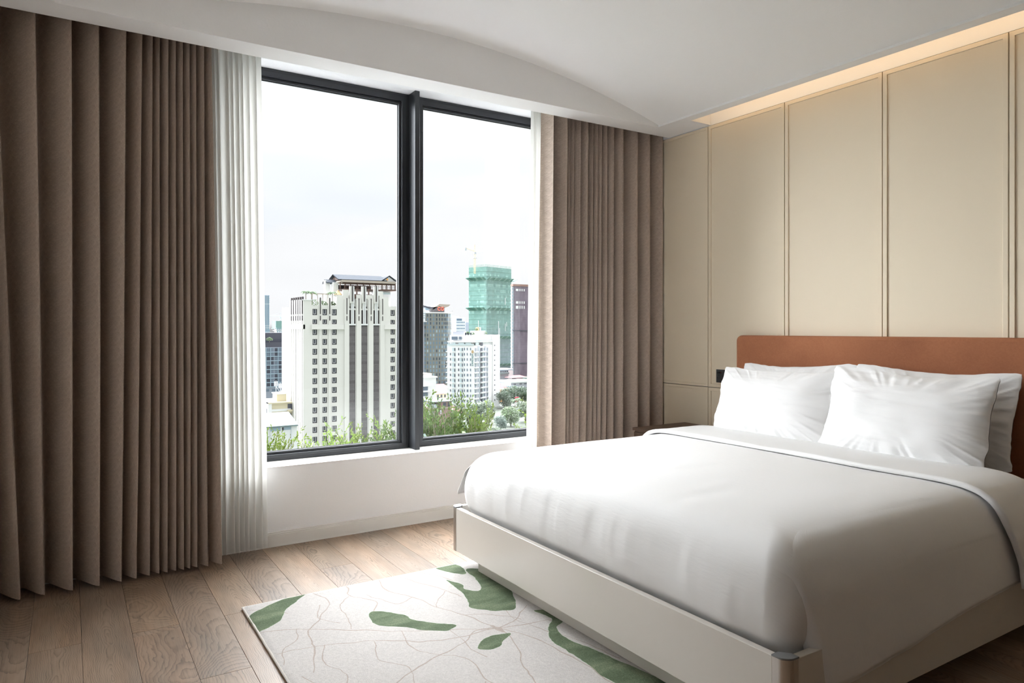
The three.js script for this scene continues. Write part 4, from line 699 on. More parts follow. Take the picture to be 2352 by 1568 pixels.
{ // rounded office tower with a logo on its crown
  const t = thing('office_tower', 'rounded grey office tower with bluish windows and a red logo on its roof', 'building', [318, GY, -650]), front = [[298.5, -646], [302.5, -640.5], [307.5, -637], [313.5, -635.5], [319.5, -635.8], [325.5, -637.8], [330.5, -641.5], [334.2, -646]];
  const foot = (e) => { const c = [318, -655]; return [...front, [334, -668], [299, -668]].map(([x, z]) => [c[0] + (x - c[0]) * e, c[1] + (z - c[1]) * e]); };
  part(t, 'wall', prism(foot(1), GY, 15.2), C.bronze); part(t, 'parapet', prism(foot(1.01), 15.2, 16.2), C.pale);
  const lists = [[], [], [], []], r = rng(9);
  for (let q = 0; q + 1 < front.length; q++) { const f = facade(front[q], front[q + 1]), n = Math.max(2, Math.round(f.L / 2.5)); for (let k = 0; k < n; k++) for (let i = 0; i < 18; i++) { const s = (k + 0.5) * f.L / n, v = r(); lists[i < 4 && v < 0.35 + q * 0.04 ? 2 : v < 0.16 ? 3 : v < 0.55 ? 1 : v < 0.86 ? 0 : 2].push(f(s - 0.72, s + 0.72, 14.3 - 3.95 * i - 2.6, 14.3 - 3.95 * i, -0.2, 0.12)); } }
  lists.forEach((l, i) => part(t, 'windows', merge(l), C.win[i], { kind: 'stuff' }));
  part(t, 'side_wing', box(290, 306, GY, 6.6, -656, -642.2), C.greyBlock); part(t, 'white_block', box(292, 306.5, 6.6, 17.2, -654, -641), C.pale); part(t, 'balcony', box(292, 306.6, 6.4, 7.2, -641.2, -640), C.pale); part(t, 'louvre', merge([10.2, 12.4, 14.6].map((y) => box(299, 304, y, y + 0.6, -641, -640.8))), C.haze);
  part(t, 'crown_wall', box(309.8, 323.2, 16.2, 21.6, -650, -641), C.screen);
  { const f = new THREE.Shape([[309, 19.8], [317.6, 24.6], [330, 24.2], [328, 22.4], [323.4, 20.8], [317.5, 22.4], [310.2, 18.8]].map(([x, y]) => new THREE.Vector2(x, y))); part(t, 'crown_canopy', new THREE.ExtrudeGeometry(f, { depth: 10, bevelEnabled: false }).translate(0, 0, -651), C.eave); part(t, 'lower_canopy', plate([[297, 23.4], [302, 22.4], [309.8, 21.2], [311, 19.8], [306, 19.6], [301, 21.6]], [], -650, -640.6), C.aptDark); }
  part(t, 'roof_dome', new THREE.SphereGeometry(3, 16, 8).scale(1, 0.7, 1).translate(305.5, 20.4, -644), C.haze); part(t, 'roof_frame', merge([324.5, 326.4, 328.3, 330.2, 332].map((x) => box(x, x + 0.25, 16.2, 20.4, -641.2, -641)).concat([box(324, 333, 17.4, 17.7, -641.2, -641)])), C.frameWhite); part(t, 'mast', bar([319.5, 24, -646], [319.5, 30, -646], 0.12), C.metal);
  // the logo: two linked round letters, a C with a drop in it and a G
  const ring = (x, a0, a1) => { const g = new THREE.TorusGeometry(1.55, 0.42, 6, 28, a1 - a0); g.rotateZ(a0).translate(x, 19.8, -640.8); return g; };
  part(t, 'logo', merge([ring(317.3, 0.75, 5.6), ring(320.9, 0.6, 6.2), box(320.9, 322.7, 19.3, 20.0, -641, -640.5), new THREE.SphereGeometry(0.55, 10, 8).scale(1, 1, 0.5).translate(317.4, 20.8, -640.8)]), C.logo, { label: 'red round-lettered logo' });
}
{ const t = thing('white_block', 'plain white block with rows of small windows behind the office tower', 'building', [480, GY, -912]); part(t, 'wall', box(472.2, 488, GY, 15.7, -925, -900), C.pale); part(t, 'top_window', box(473.5, 482, 10.5, 13.6, -900, -899.8), C.aptGlass);
  const l = []; for (let i = 0; i < 16; i++) for (let k = 0; k < 6; k++) l.push(box(473.6 + k * 2.3, 475 + k * 2.3, 7 - 4.4 * i, 9.2 - 4.4 * i, -900, -899.8)); part(t, 'windows', merge(l), C.aptGlass, { kind: 'stuff' }); part(t, 'annex', box(488, 496, GY, 8, -925, -903), C.greyBlock); part(t, 'plant_room', box(474, 480, 15.7, 17.4, -915, -905), C.pale); }
{ // green-netted tower under construction
  const netTex = dataTex(512, 1024, (i, j) => { // dyed netting: woven grid, sun-bleached bands, floors showing through as paler dashes
    const g = (i % 8 < 1 ? -12 : 0) + (j % 12 < 2 ? -10 : 0) + 22 * (fbm(i / 30, j / 26, 91, 3) - 0.5) + 22 * (hash3(i, j, 6) - 0.5), v = j / 1024, top = v > 0.63, dash = (Math.floor(j / 26) % 2 ? 0 : 1) * (noise(Math.floor(i / 20), Math.floor(j / 26), 4) > 0.62 && v > 0.55 && v < 0.93 ? 1 : 0), low = smooth(0.5, 0.2, v + 0.05 * (fbm(i / 90, 2, 93, 2) - 0.5)) ;
    let c = [108, 143, 136]; c = c.map((x, k) => mix(x, [116, 126, 134][k], low * 0.8)); return c.map((x) => clamp(x + g + dash * 26, 0, 255)); }, true);
  const net = std({ color: 0xffffff, map: netTex, roughness: 1 }), fan = std({ color: col(80, 122, 112), roughness: 0.9 }), fan2 = std({ color: col(116, 148, 138), roughness: 0.9 });
  const P0 = [453.4, -780], PL = [443, -808], PR = [502, -797.5], PB = [PL[0] + PR[0] - P0[0], PL[1] + PR[1] - P0[1]], t = thing('construction_tower', 'tall tower under construction wrapped in green netting with three rows of slanted safety fans', 'building', [470, GY, -800]);
  const H = 79, faces = [[PL, P0], [P0, PR]];
  for (const [A, B] of faces) {
    const f = facade(A, B), wall = f(0, f.L, GY, H, -0.6, 0), p = wall.attributes.uv, q = wall.attributes.position; for (let i = 0; i < q.count; i++) p.setXY(i, p.getX(i) * f.L / 60, (q.getY(i) - GY) / (H - GY)); part(t, 'netting', wall, net);
    const edge = []; for (let s = 0; s < f.L; s += 2.2) edge.push(f(s, s + 0.25, H, H + 3, -0.3, -0.1)); for (const y of [H + 0.9, H + 2.2]) edge.push(f(0, f.L, y, y + 0.25, -0.3, -0.1)); part(t, 'top_scaffold', merge(edge), fan2);
    for (let k = 1; k < 22; k++) part(t, 'scaffold_ledger', f(0, f.L, GY + k * 6.2, GY + k * 6.2 + 0.35, 0, 0.25), fan2);
    for (const y of [61.8, 23, -14, -50]) { const n = Math.round(f.L / 3.4); for (let k = 0; k < n; k++) { const g = new THREE.BoxGeometry(f.L / n * 0.9, 0.25, 6.2).translate(0, 0, 3.1).rotateX(-0.62).translate((k + 0.5) * f.L / n, y, 0); part(t, 'safety_fan', f.place(g), (k * 7 + Math.round(y)) % 3 ? fan : fan2); } }
  }
  for (const [a, b] of [[PL, -1], [PR, 1]]) for (const y of [61.8, 23, -14, -50]) { const g = new THREE.BoxGeometry(6.5, 0.3, 7).rotateZ(b * 0.5).translate(a[0] + b * 2.6, y + 1.6, a[1] + 4); part(t, 'safety_fan', g, fan); }
  part(t, 'core', prism([P0, PR, PB, PL].map(([x, z]) => [x + (472 - x) * 0.06, z + (-802 - z) * 0.06]), GY, H - 5), C.haze);
  { const f = facade(P0, PR); for (const [s, y0, y1] of [[24, -9, 9], [26, -20, 0], [38, -4, 6], [41, 2, 8], [38, 31, 40]]) part(t, 'bare_strip', f(s, s + 0.8, y0, y1, 0, 0.4), C.pale); }
}
crane('tower_crane', 'tall crane with an ochre counter jib on the green-netted tower', 441.8, 70, 104.5, -790, [-13.5, 3.4], [39, -3], [C.crane, C.craneGrey, C.frameWhite], 1);
{ const t = thing('netted_tower', 'tower wrapped in dull mauve netting at the edge of the sheer curtain', 'building', [460, GY, -712]), mauve = std({ color: 0xffffff, roughness: 1, map: dataTex(256, 512, (i, j) => { const n = 26 * (fbm(i / 24, j / 40, 95, 3) - 0.5) + (i % 16 < 1 ? -10 : 0) + (j % 14 < 1 ? 8 : 0) + 14 * (hash3(i, j, 2) - 0.5); return [114 + n, 103 + n, 116 + n]; }, true) }), rust = std({ color: col(142, 112, 104), roughness: 1 });
  part(t, 'netting', box(445, 480, GY, 51.5, -705, -700), mauve); part(t, 'stair_bay', box(442.6, 445, GY, 49, -704, -701), C.greyBlock); for (let i = 0; i < 26; i++) part(t, 'bay_slab', box(442.0, 445.1, 46 - 4 * i, 46.8 - 4 * i, -704, -700.6), C.haze);
  part(t, 'top_net', box(443, 480, 49.5, 52.0, -705.3, -699.6), rust); for (const y of [-3.4, -42]) part(t, 'net_seam', box(443, 480, y, y + 1, -700, -699.3), C.aptDark);
  for (const [y, h] of [[46.5, 2.6], [31.8, 2.8], [26.4, 3.4]]) for (const [x, w] of [[447, 3.4], [452, 1.3], [455, 1.3], [458, 1.3]]) part(t, 'opening', box(x, x + w, y - h, y, -700, -699.6), C.pale);
}
{ // white apartment building with stacked balconies
  const t = thing('condominium', 'white apartment building with stacked balconies and a vertical green sign', 'building', [242, GY, -442]), P0 = [239, -428], PL = [224, -440], PR = [269.7, -445];
  const A = facade(PL, P0), B = facade(P0, PR), PB = [PL[0] + PR[0] - P0[0], PL[1] + PR[1] - P0[1]];
  part(t, 'wall', prism([P0, PR, PB, PL], GY, -11.5), C.pale);
  const se = B.L * 0.71; // where the plain end wall begins
  part(t, 'end_wall', B(se, B.L, GY, -4.4, -10, 0.5), C.pale); part(t, 'penthouse', prism([[226.5, -441], [238.5, -430], [261, -441], [251, -452]], -11.5, -4.4), C.pale); part(t, 'terrace_slab', prism([[224, -440], [238.8, -427.6], [262, -440.4], [250, -452]], -9.4, -8.6), C.pale);
  part(t, 'roof_house', prism([[229, -441], [235, -436], [239, -440], [233, -445]], -4.4, -1.8), C.greyBlock); part(t, 'roof_house', B(9, 20, -4.4, -1.4, -9, -3), C.pale); part(t, 'lift_tower', B(11.6, 13, -4.4, 1.2, -6, -4), C.gold); { const f = B; part(t, 'lift_frame', merge([f(13, 17.2, 0.8, 1.2, -5.5, -5), f(16.8, 17.2, -1.4, 1.2, -5.5, -5), f(13, 13.4, -1.4, 1.2, -5.5, -5)]), C.pale); part(t, 'mast', f(14, 14.2, 1.2, 6, -5.4, -5.2), C.metal); }
  part(t, 'penthouse_glazing', merge([A(3, 7, -7.6, -5.4, -1.9, -0.8), A(8.2, 10, -7.4, -5.4, -1.9, -0.8)]), C.aptGlass); part(t, 'terrace_glazing', merge([A(4, 6, -11.4, -9.6, -0.6, 0.1), A(8, 12, -11.4, -9.6, -0.6, 0.1), A(13, 17, -11.4, -9.6, -0.6, 0.1), B(2, 6, -11.4, -9.6, -0.6, 0.1)]), C.balGlass); part(t, 'balustrade', merge([A(0, 19, -11.5, -10.5, 0.2, 0.3), B(0, 22, -8.6, -7.6, 0.3, 0.4)]), C.balGlass); part(t, 'loggia', B(8.2, 11.2, -12, -9.5, 0, 0.2), C.aptHole);
  const wa = [], wd = [], ga = [], lb = [], end = [];
  for (let i = 0; i < 12; i++) {
    const y = -13.2 - 3.62 * i;
    if (i) wd.push(A(2.1, 2.7, y - 1.6, y, 0, 0.15)); ga.push(A(3.6, 5.9, y - 2.4, y, 0, 0.15), A(9.0, 11.3, y - 2.4, y, 0, 0.15)); wd.push(A(5.1, 5.8, y - 2.2, y - 0.2, 0.1, 0.25), A(7.8, 8.5, y - 1.7, y, 0, 0.15), A(10.5, 11.1, y - 2.2, y - 0.2, 0.1, 0.25)); wa.push(A(11.9, 12.6, y - 1.7, y, 0, 0.15), A(13.9, i > 4 ? 15.0 : 14.6, y - 1.7, y, 0, 0.15), A(16.2, 16.9, y - 1.7, y, 0, 0.15));
    wa.push(B(0.8, 2.0, y - 2.6, y - 0.2, 0, 0.15), B(3.0, 3.4, y - 2.6, y - 0.2, 0, 0.15), B(12.6, 13.8, y - 2.2, y - 0.3, 0.2, 0.45), B(17.0, 18.2, y - 2.6, y - 0.2, 0.2, 0.4)); wd.push(B(8.0, 10.6, y - 2.7, y - 0.2, 0.1, 0.3)); ga.push(B(10.8, 12.2, y - 2.7, y - 0.2, 0.1, 0.3), B(5.6, 6.8, y - 2, y - 0.2, 0.2, 0.4));
    part(t, 'balcony', B(-0.2, 4.2, y - 3.15, y - 2.6, -0.2, 1.5), C.pale); part(t, 'balcony', B(7.4, 14.0, y - 3.2, y - 2.55, -0.2, 1.7), C.pale); part(t, 'balcony', B(16.6, 20.0, y - 3.1, y - 2.6, -0.2, 1.5), C.pale); part(t, 'balcony', A(-0.9, 0.4, y - 3.0, y - 2.5, -0.5, 0.4), C.pale);
    part(t, 'ledge', A(3.4, 6.0, y - 2.85, y - 2.45, 0, 0.5), C.pale); part(t, 'ledge', A(8.8, 11.4, y - 2.85, y - 2.45, 0, 0.5), C.pale); end.push(B(se + 2.0, se + 3.1, y + 0.6 - 0.35 * i * 0, y + 1.7, 0.5, 0.62));
  }
  part(t, 'grey_strip', B(4.4, 7.3, GY, -12.2, 0, 0.2), C.greyBlock); part(t, 'grey_strip', B(14.0, 16.6, GY, -12.2, 0, 0.2), C.greyBlock);
  part(t, 'windows', merge(wa), C.aptGlass, { kind: 'stuff' }); part(t, 'dark_windows', merge(wd), C.aptHole, { kind: 'stuff' }); part(t, 'glass_doors', merge(ga), C.balGlass, { kind: 'stuff' }); part(t, 'end_windows', merge(end), C.aptDark, { kind: 'stuff' });
  part(t, 'sign_emblem', A.place(new THREE.CylinderGeometry(1.0, 1.0, 0.3, 18).rotateX(Math.PI / 2).scale(0.8, 1.15, 1).translate(18.0, -15.9, 0.2)), C.gold);
  // vertical lettering, built stroke by stroke
  const L = { K: [[0, 0, 0, 1], [0, 0.5, 1, 1], [0, 0.5, 1, 0]], O: [[0, 0, 0, 1], [0, 1, 1, 1], [1, 1, 1, 0], [1, 0, 0, 0]], D: [[0, 0, 0, 1], [0, 1, 0.7, 1], [0.7, 1, 1, 0.5], [1, 0.5, 0.7, 0], [0.7, 0, 0, 0]], U: [[0, 1, 0, 0], [0, 0, 1, 0], [1, 0, 1, 1]], N: [[0, 0, 0, 1], [0, 1, 1, 0], [1, 0, 1, 1]], E: [[0, 0, 0, 1], [0, 1, 1, 1], [0, 0.5, 0.8, 0.5], [0, 0, 1, 0]] }, s = [];
  [...'KODUEKN'].forEach((ch, k) => { for (const [a, b, c, d] of L[ch] ?? []) s.push(A.place(bar([17.6 + 0.75 * a, -18.4 - 1.22 * k + 0.85 * b, 0.3], [17.6 + 0.75 * c, -18.4 - 1.22 * k + 0.85 * d, 0.3], 0.13, 4))); });
  part(t, 'sign_lettering', merge(s), C.sign, { label: 'vertical green lettering' });
  { const l = []; for (const [a, b] of [[7.2, 8.2], [9, 10], [11, 11.8]]) l.push(A(a + 5, b + 5, -4.4, -2.6, -2.5, -2)); part(t, 'roof_seating', merge(l), C.aptHole); }
  for (const [f, x, w, l] of [[A, 14, 1.3, 'pale bush among the seats on the white apartment roof'], [B, 3, 1.1, 'round bush on the white apartment roof before the green netting'], [B, 19.5, 1.4, 'bush on the end of the white apartment roof'], [B, 7.2, 1.0, 'tall thin tree on the white apartment roof beside the lift frame']]) { const g = f.place(new THREE.BoxGeometry(0.1, 0.1, 0.1).translate(x, 0, -3)); g.computeBoundingBox(); const c = g.boundingBox.getCenter(new THREE.Vector3()), tall = /tall/.test(l), b = thing('roof_bush', l, 'bush', [c.x, -4.4, c.z], 'roof bushes'); part(b, 'foliage', leafCloud(140, x * 7, [[0, tall ? 4 : w, 0, w], [w * 0.8, tall ? 3.8 : w * 0.8, 0, w * 0.6]], 0.35), G.far, { own: true }); if (tall) part(b, 'stem', new THREE.CylinderGeometry(0.08, 0.1, 3.6, 5).translate(0, 1.8, 0), G.trunk, { own: true }); }
}
{ const t = thing('corner_block', 'off-white low block with stepped balconies between the mullion and the office tower', 'building', [152, GY, -340]); part(t, 'wall', box(144, 161.6, GY, -25, -352, -330), C.pale); part(t, 'cornice', box(144, 162.2, -25, -24.4, -352, -329.4), C.pale); part(t, 'attic', box(144, 160, -24.4, -23.3, -350, -332), C.pale); part(t, 'roof_slab', box(144, 160.2, -23.3, -22.9, -350, -331.8), C.eave);
  for (let i = 0; i < 5; i++) { part(t, 'balcony', box(150, 157.5 + (i % 2) * 0.4, -29.2 - 2.9 * i, -28.9 - 2.9 * i, -330, -328.6), C.pale); part(t, 'opening', box(153, 156.8, -31.3 - 2.9 * i, -29.4 - 2.9 * i, -330, -329.8), i < 3 ? C.aptGlass : C.eave); } }
function hipRoof(x0, x1, z0, z1, y0, y1, k = 0.3) { const zm = (z0 + z1) / 2, dx = (x1 - x0) * k, a = [x0, y0, z1], b = [x1, y0, z1], c = [x1, y0, z0], d = [x0, y0, z0], e = [x0 + dx, y1, zm], f = [x1 - dx, y1, zm]; const g = new THREE.BufferGeometry(); g.setAttribute('position', new THREE.Float32BufferAttribute([...a, ...b, ...f, ...a, ...f, ...e, ...c, ...d, ...e, ...c, ...e, ...f, ...b, ...c, ...f, ...d, ...a, ...e], 3)); g.computeVertexNormals(); return g; }
{ const t = thing('red_roofed_house', 'house with a broad red roof between the corner block and the white apartment building', 'building', [240, GY, -490], 'red-roofed houses'); part(t, 'wall', box(232, 246, GY, -49, -500, -481), C.cream); part(t, 'roof', hipRoof(231, 252, -512, -480, -49.4, -43.2, 0.12), C.red); for (const x of [236.4, 239.4, 242.4]) part(t, 'window', box(x, x + 1.3, -52.2, -50.2, -481, -480.8), C.aptHole); part(t, 'annex', box(238, 247, GY, -52.5, -481, -478), C.cream); }
{ const Z = -300, t = thing('brick_house', 'brown brick house with tall paired windows and a glazed roof room', 'building', [148, GY, -308]); part(t, 'wall', box(142.3, 155.2, GY, -38.2, -316, Z), C.brick); part(t, 'upper_storey', box(149.6, 155.2, -38.2, -34.2, -316, Z), C.brick); part(t, 'roof', box(145.2, 155.8, -34.2, -33.9, -317, Z + 0.4), C.teal); part(t, 'band', box(142, 155.4, -37.4, -36.9, Z, Z + 0.3), C.eave); part(t, 'band', box(142, 150, -40.6, -40.2, Z, Z + 0.3), C.eave); part(t, 'left_wing', box(136, 142.3, GY, -36.2, -316, Z + 1), C.brick);
  for (const [a, b] of [[142.6, 143.9], [144.6, 145.9], [146.6, 147.9], [148.8, 149.8]]) { const w = part(t, 'window', box(a, b, -39.9, -37.8, Z, Z + 0.12), C.charcoal); part(w, 'pane', merge([box(a + 0.12, (a + b) / 2 - 0.08, -39.1, -38, Z + 0.1, Z + 0.18), box((a + b) / 2 + 0.08, b - 0.12, -39.1, -38, Z + 0.1, Z + 0.18), box(a + 0.12, b - 0.12, -39.8, -39.3, Z + 0.1, Z + 0.18)]), C.frameWhite); }
  for (const [a, b] of [[150.6, 152.2], [153, 154.6]]) part(t, 'window', box(a, b, -36.6, -34.6, Z, Z + 0.12), C.aptHole);
  const g = part(t, 'roof_room', box(143, 148.2, -37, -35.2, Z - 4, Z - 1), C.balGlass); part(g, 'roof_room_frame', merge([143.2, 144.2, 145.2, 146.3, 147.4].map((x) => box(x, x + 0.18, -37, -35.2, Z - 1, Z - 0.8))), C.pale); part(t, 'roof_room_top', hipRoof(142.6, 148.6, -305, -300.5, -35.2, -34.3), C.slate); }
{ const t = thing('red_roofed_house', 'low pavilion with a double red roof beside the brick house', 'building', [199, GY, -390], 'red-roofed houses'); part(t, 'roof', hipRoof(190, 204.5, -400, -378, -50.6, -46.6, 0.25), C.red); part(t, 'lower_roof', box(190, 204.6, -51.5, -51.1, -400, -377.5), C.red); part(t, 'wall', box(191, 203.5, GY, -51.5, -398, -381), C.charcoal); for (const x of [198, 200.5, 203]) part(t, 'post', box(x, x + 0.4, GY, -51.5, -378.4, -378), C.pale); }
{ const t = thing('red_roofed_house', 'cream house with a steep red roof and square windows past the white apartment building', 'building', [289, GY, -480], 'red-roofed houses'); part(t, 'wall', box(280, 293.2, GY, -47.2, -486, -470), C.cream); part(t, 'eave', box(279.6, 294, -47.4, -46.8, -487, -469.4), C.pale); part(t, 'roof', hipRoof(279.6, 294, -487, -469.4, -46.9, -42.4, 0.42), C.red); for (let i = 0; i < 3; i++) for (const x of [286.0, 290.2]) part(t, 'window', box(x, x + 1.0, -49.8 - 3.0 * i, -48.3 - 3.0 * i, -470, -469.8), C.timber); part(t, 'porch_roof', hipRoof(281, 289, -472, -462, -56, -53.5, 0.3), C.orange); }
{ const t = thing('long_hall', 'long pale hall with a curved white roof edge beyond the cream house', 'building', [335, GY, -530]); part(t, 'wall', box(327, 352, GY, -47.4, -540, -520), C.greyBlock); part(t, 'roof', box(325.5, 353, -47.4, -46.2, -542, -518.6), C.pale); part(t, 'annex', box(320, 333, GY, -49.6, -530, -519), C.pale); for (const x of [330, 331.4, 336, 337.3, 341, 342.4]) part(t, 'window', box(x, x + 0.7, -49.3, -48.3, -520, -519.8), C.aptHole); for (let x = 321; x < 333; x += 2.2) part(t, 'buttress', box(x, x + 0.5, GY, -49.6, -519, -518.2), C.haze); }
{ const t = thing('workshop', 'grey workshop with a pale blue awning at the foot of the green-netted tower', 'building', [384, GY, -630]); part(t, 'wall', box(370, 391, GY, -43.4, -640, -620), C.greyBlock); part(t, 'roof', box(369, 392, -43.4, -42.6, -641, -619), C.haze); part(t, 'awning', box(370, 386, -47.4, -45.6, -620, -617), C.teal); for (let x = 377; x < 386; x += 2.6) part(t, 'window', box(x, x + 1.2, -45.3, -44, -620, -619.7), C.aptHole); part(t, 'end_house', box(386.5, 392, GY, -42, -636, -619.5), C.pale); }
{ const t = thing('red_roofed_house', 'low house with a flat-pitched dull red roof at the foot of the mauve-netted tower', 'building', [392, GY, -612], 'red-roofed houses'); part(t, 'wall', box(386, 402, GY, -50.4, -612, -604), C.aptDark); part(t, 'roof', hipRoof(379, 400, -616, -602, -50.4, -48, 0.3), C.red); part(t, 'shop', box(393, 400, GY, -50.2, -606, -601), C.net2); part(t, 'lower_roof', hipRoof(376, 397, -600, -590, -55, -52, 0.2), C.red); part(t, 'lower_wall', box(378, 396, GY, -54.8, -598, -592), C.pale); }
{ const t = thing('street_sign', 'small red sign board on a post among trees by the sheer curtain', 'sign', [247, GY, -386]); part(t, 'post', box(246.8, 247.1, GY, -44, -386.2, -386), C.metal); part(t, 'board', box(245.8, 248.6, -47.5, -44.2, -386, -385.8), std({ color: col(196, 60, 84), roughness: 0.7 })); }
// trees between the houses
{
  const crown = (seed, n = 3200, s = 0.42) => { const r = rng(seed), l = [[0, 8, 0, 3.8], [0, 5, 0, 3.6]]; for (let i = 0; i < 11; i++) { const a = r() * 6.28, d = 2 + r() * 2.2; l.push([Math.cos(a) * d, 3.0 + r() * 7.2, Math.sin(a) * d, 1.5 + r() * 1.3]); } return leafCloud(n, seed, l, s); };
  const geos = [crown(1), crown(2), crown(3), crown(4)], trunk = merge([new THREE.CylinderGeometry(0.25, 0.4, 6, 7).translate(0, 3, 0), bar([0, 4, 0], [1.8, 7, 0.6], 0.14), bar([0, 4.4, 0], [-1.6, 7.4, -0.4], 0.14), bar([0, 4.8, 0], [0.3, 8.4, 1.4], 0.12)]);
  const at = (u, v, d) => { const a = (u - 1176) / FOCAL, sa = Math.sin(YAW), ca = Math.cos(YAW), t = d / (ca - a * sa); return [t * (sa + a * ca), 1.25 - t * (v - 751) / FOCAL]; };
  // x, height of the crown's top, z, width factor, kind of leaf, label
  const T = [
    [166.5, -38.6, -330, 1.25, 'far', 'rounded green tree standing before the brick house'], [158, -42.5, -300, 1.0, 'far', 'green tree low in front of the brick house windows'], [151, -43, -290, 1.0, 'dark', 'dark tree in front of the brick house wing beside the mullion'], [172, -46, -300, 1.1, 'far', 'tree in front of the rounded one by the brick house'],
    [199, -46.2, -360, 0.8, 'dark', 'dark shrubby tree beside the double red roof'], [206, -43.6, -370, 1.0, 'grey', 'grey-green tree at the foot of the white apartment building, nearest the red pavilion'], [212, -42.2, -365, 1.25, 'grey', 'broad grey-green tree covering the base of the white apartment building'], [207, -48, -340, 1.1, 'blue', 'bluish tree in front of the broad grey-green one'],
    [220, -44.5, -350, 1.2, 'far', 'mid-green tree in front of the grey balconies'], [237, -43.2, -360, 1.3, 'grey', 'grey-green tree before the cream house'], [246, -41.2, -350, 1.4, 'blue', 'tall bluish tree before the cream house and the hall'], [265, -43.5, -430, 1.1, 'dark', 'dark round tree beside the cream house wall'], [276, -42, -440, 1.2, 'dark', 'dark tree in front of the long hall'], [283, -41.5, -435, 1.1, 'dark', 'dark tree at the sheer curtain below the long hall'],
    [244, -46, -320, 1.2, 'far', 'green tree low between the bluish tree and the planter'], [229, -47, -320, 1.2, 'blue', 'bluish tree low in the middle of the trees'], [260, -47, -380, 1.3, 'blue', 'bluish tree by the sheer curtain below the red sign'], [186, -49.5, -310, 1.3, 'grey', 'pale tree low between brick house and apartment trees'], [318, -47.6, -500, 0.9, 'dark', 'small dark tree between the cream house roof and the hall'], [362, -52, -560, 0.9, 'dark', 'small dark tree at the foot of the green-netted tower'],
    [38.5, -26.5, -150, 1.0, 'dark', 'dense dark tree beside the turquoise-roofed shed'],
  ];
  T.forEach(([x, top, z, k, leaf, label], i) => { const t = thing('tree', label, 'tree', [x, GY, z], 'trees between the houses'), h = top - GY, s = h / 12.6; const c = shadowed(new THREE.Mesh(geos[i % 4], G[leaf])); c.name = 'crown'; c.scale.set(s * k * (h > 22 ? 0.55 : 1), s, s * k * (h > 22 ? 0.55 : 1)); const q = shadowed(new THREE.Mesh(trunk, G.trunk)); q.name = 'trunk'; q.scale.set(s * (h > 22 ? 0.55 : 1), s, s * (h > 22 ? 0.55 : 1)); t.add(c, q); });
  palm('palm_tree', 'dark palm rising among the trees before the grey balconies', 232.5, GY, -365, 13.2, 3.2, 6, 'street palms'); palm('palm_tree', 'palm leaning beside the white end wall of the apartment building', 247.5, GY, -385, 11.6, 3.0, 7, 'street palms');
}

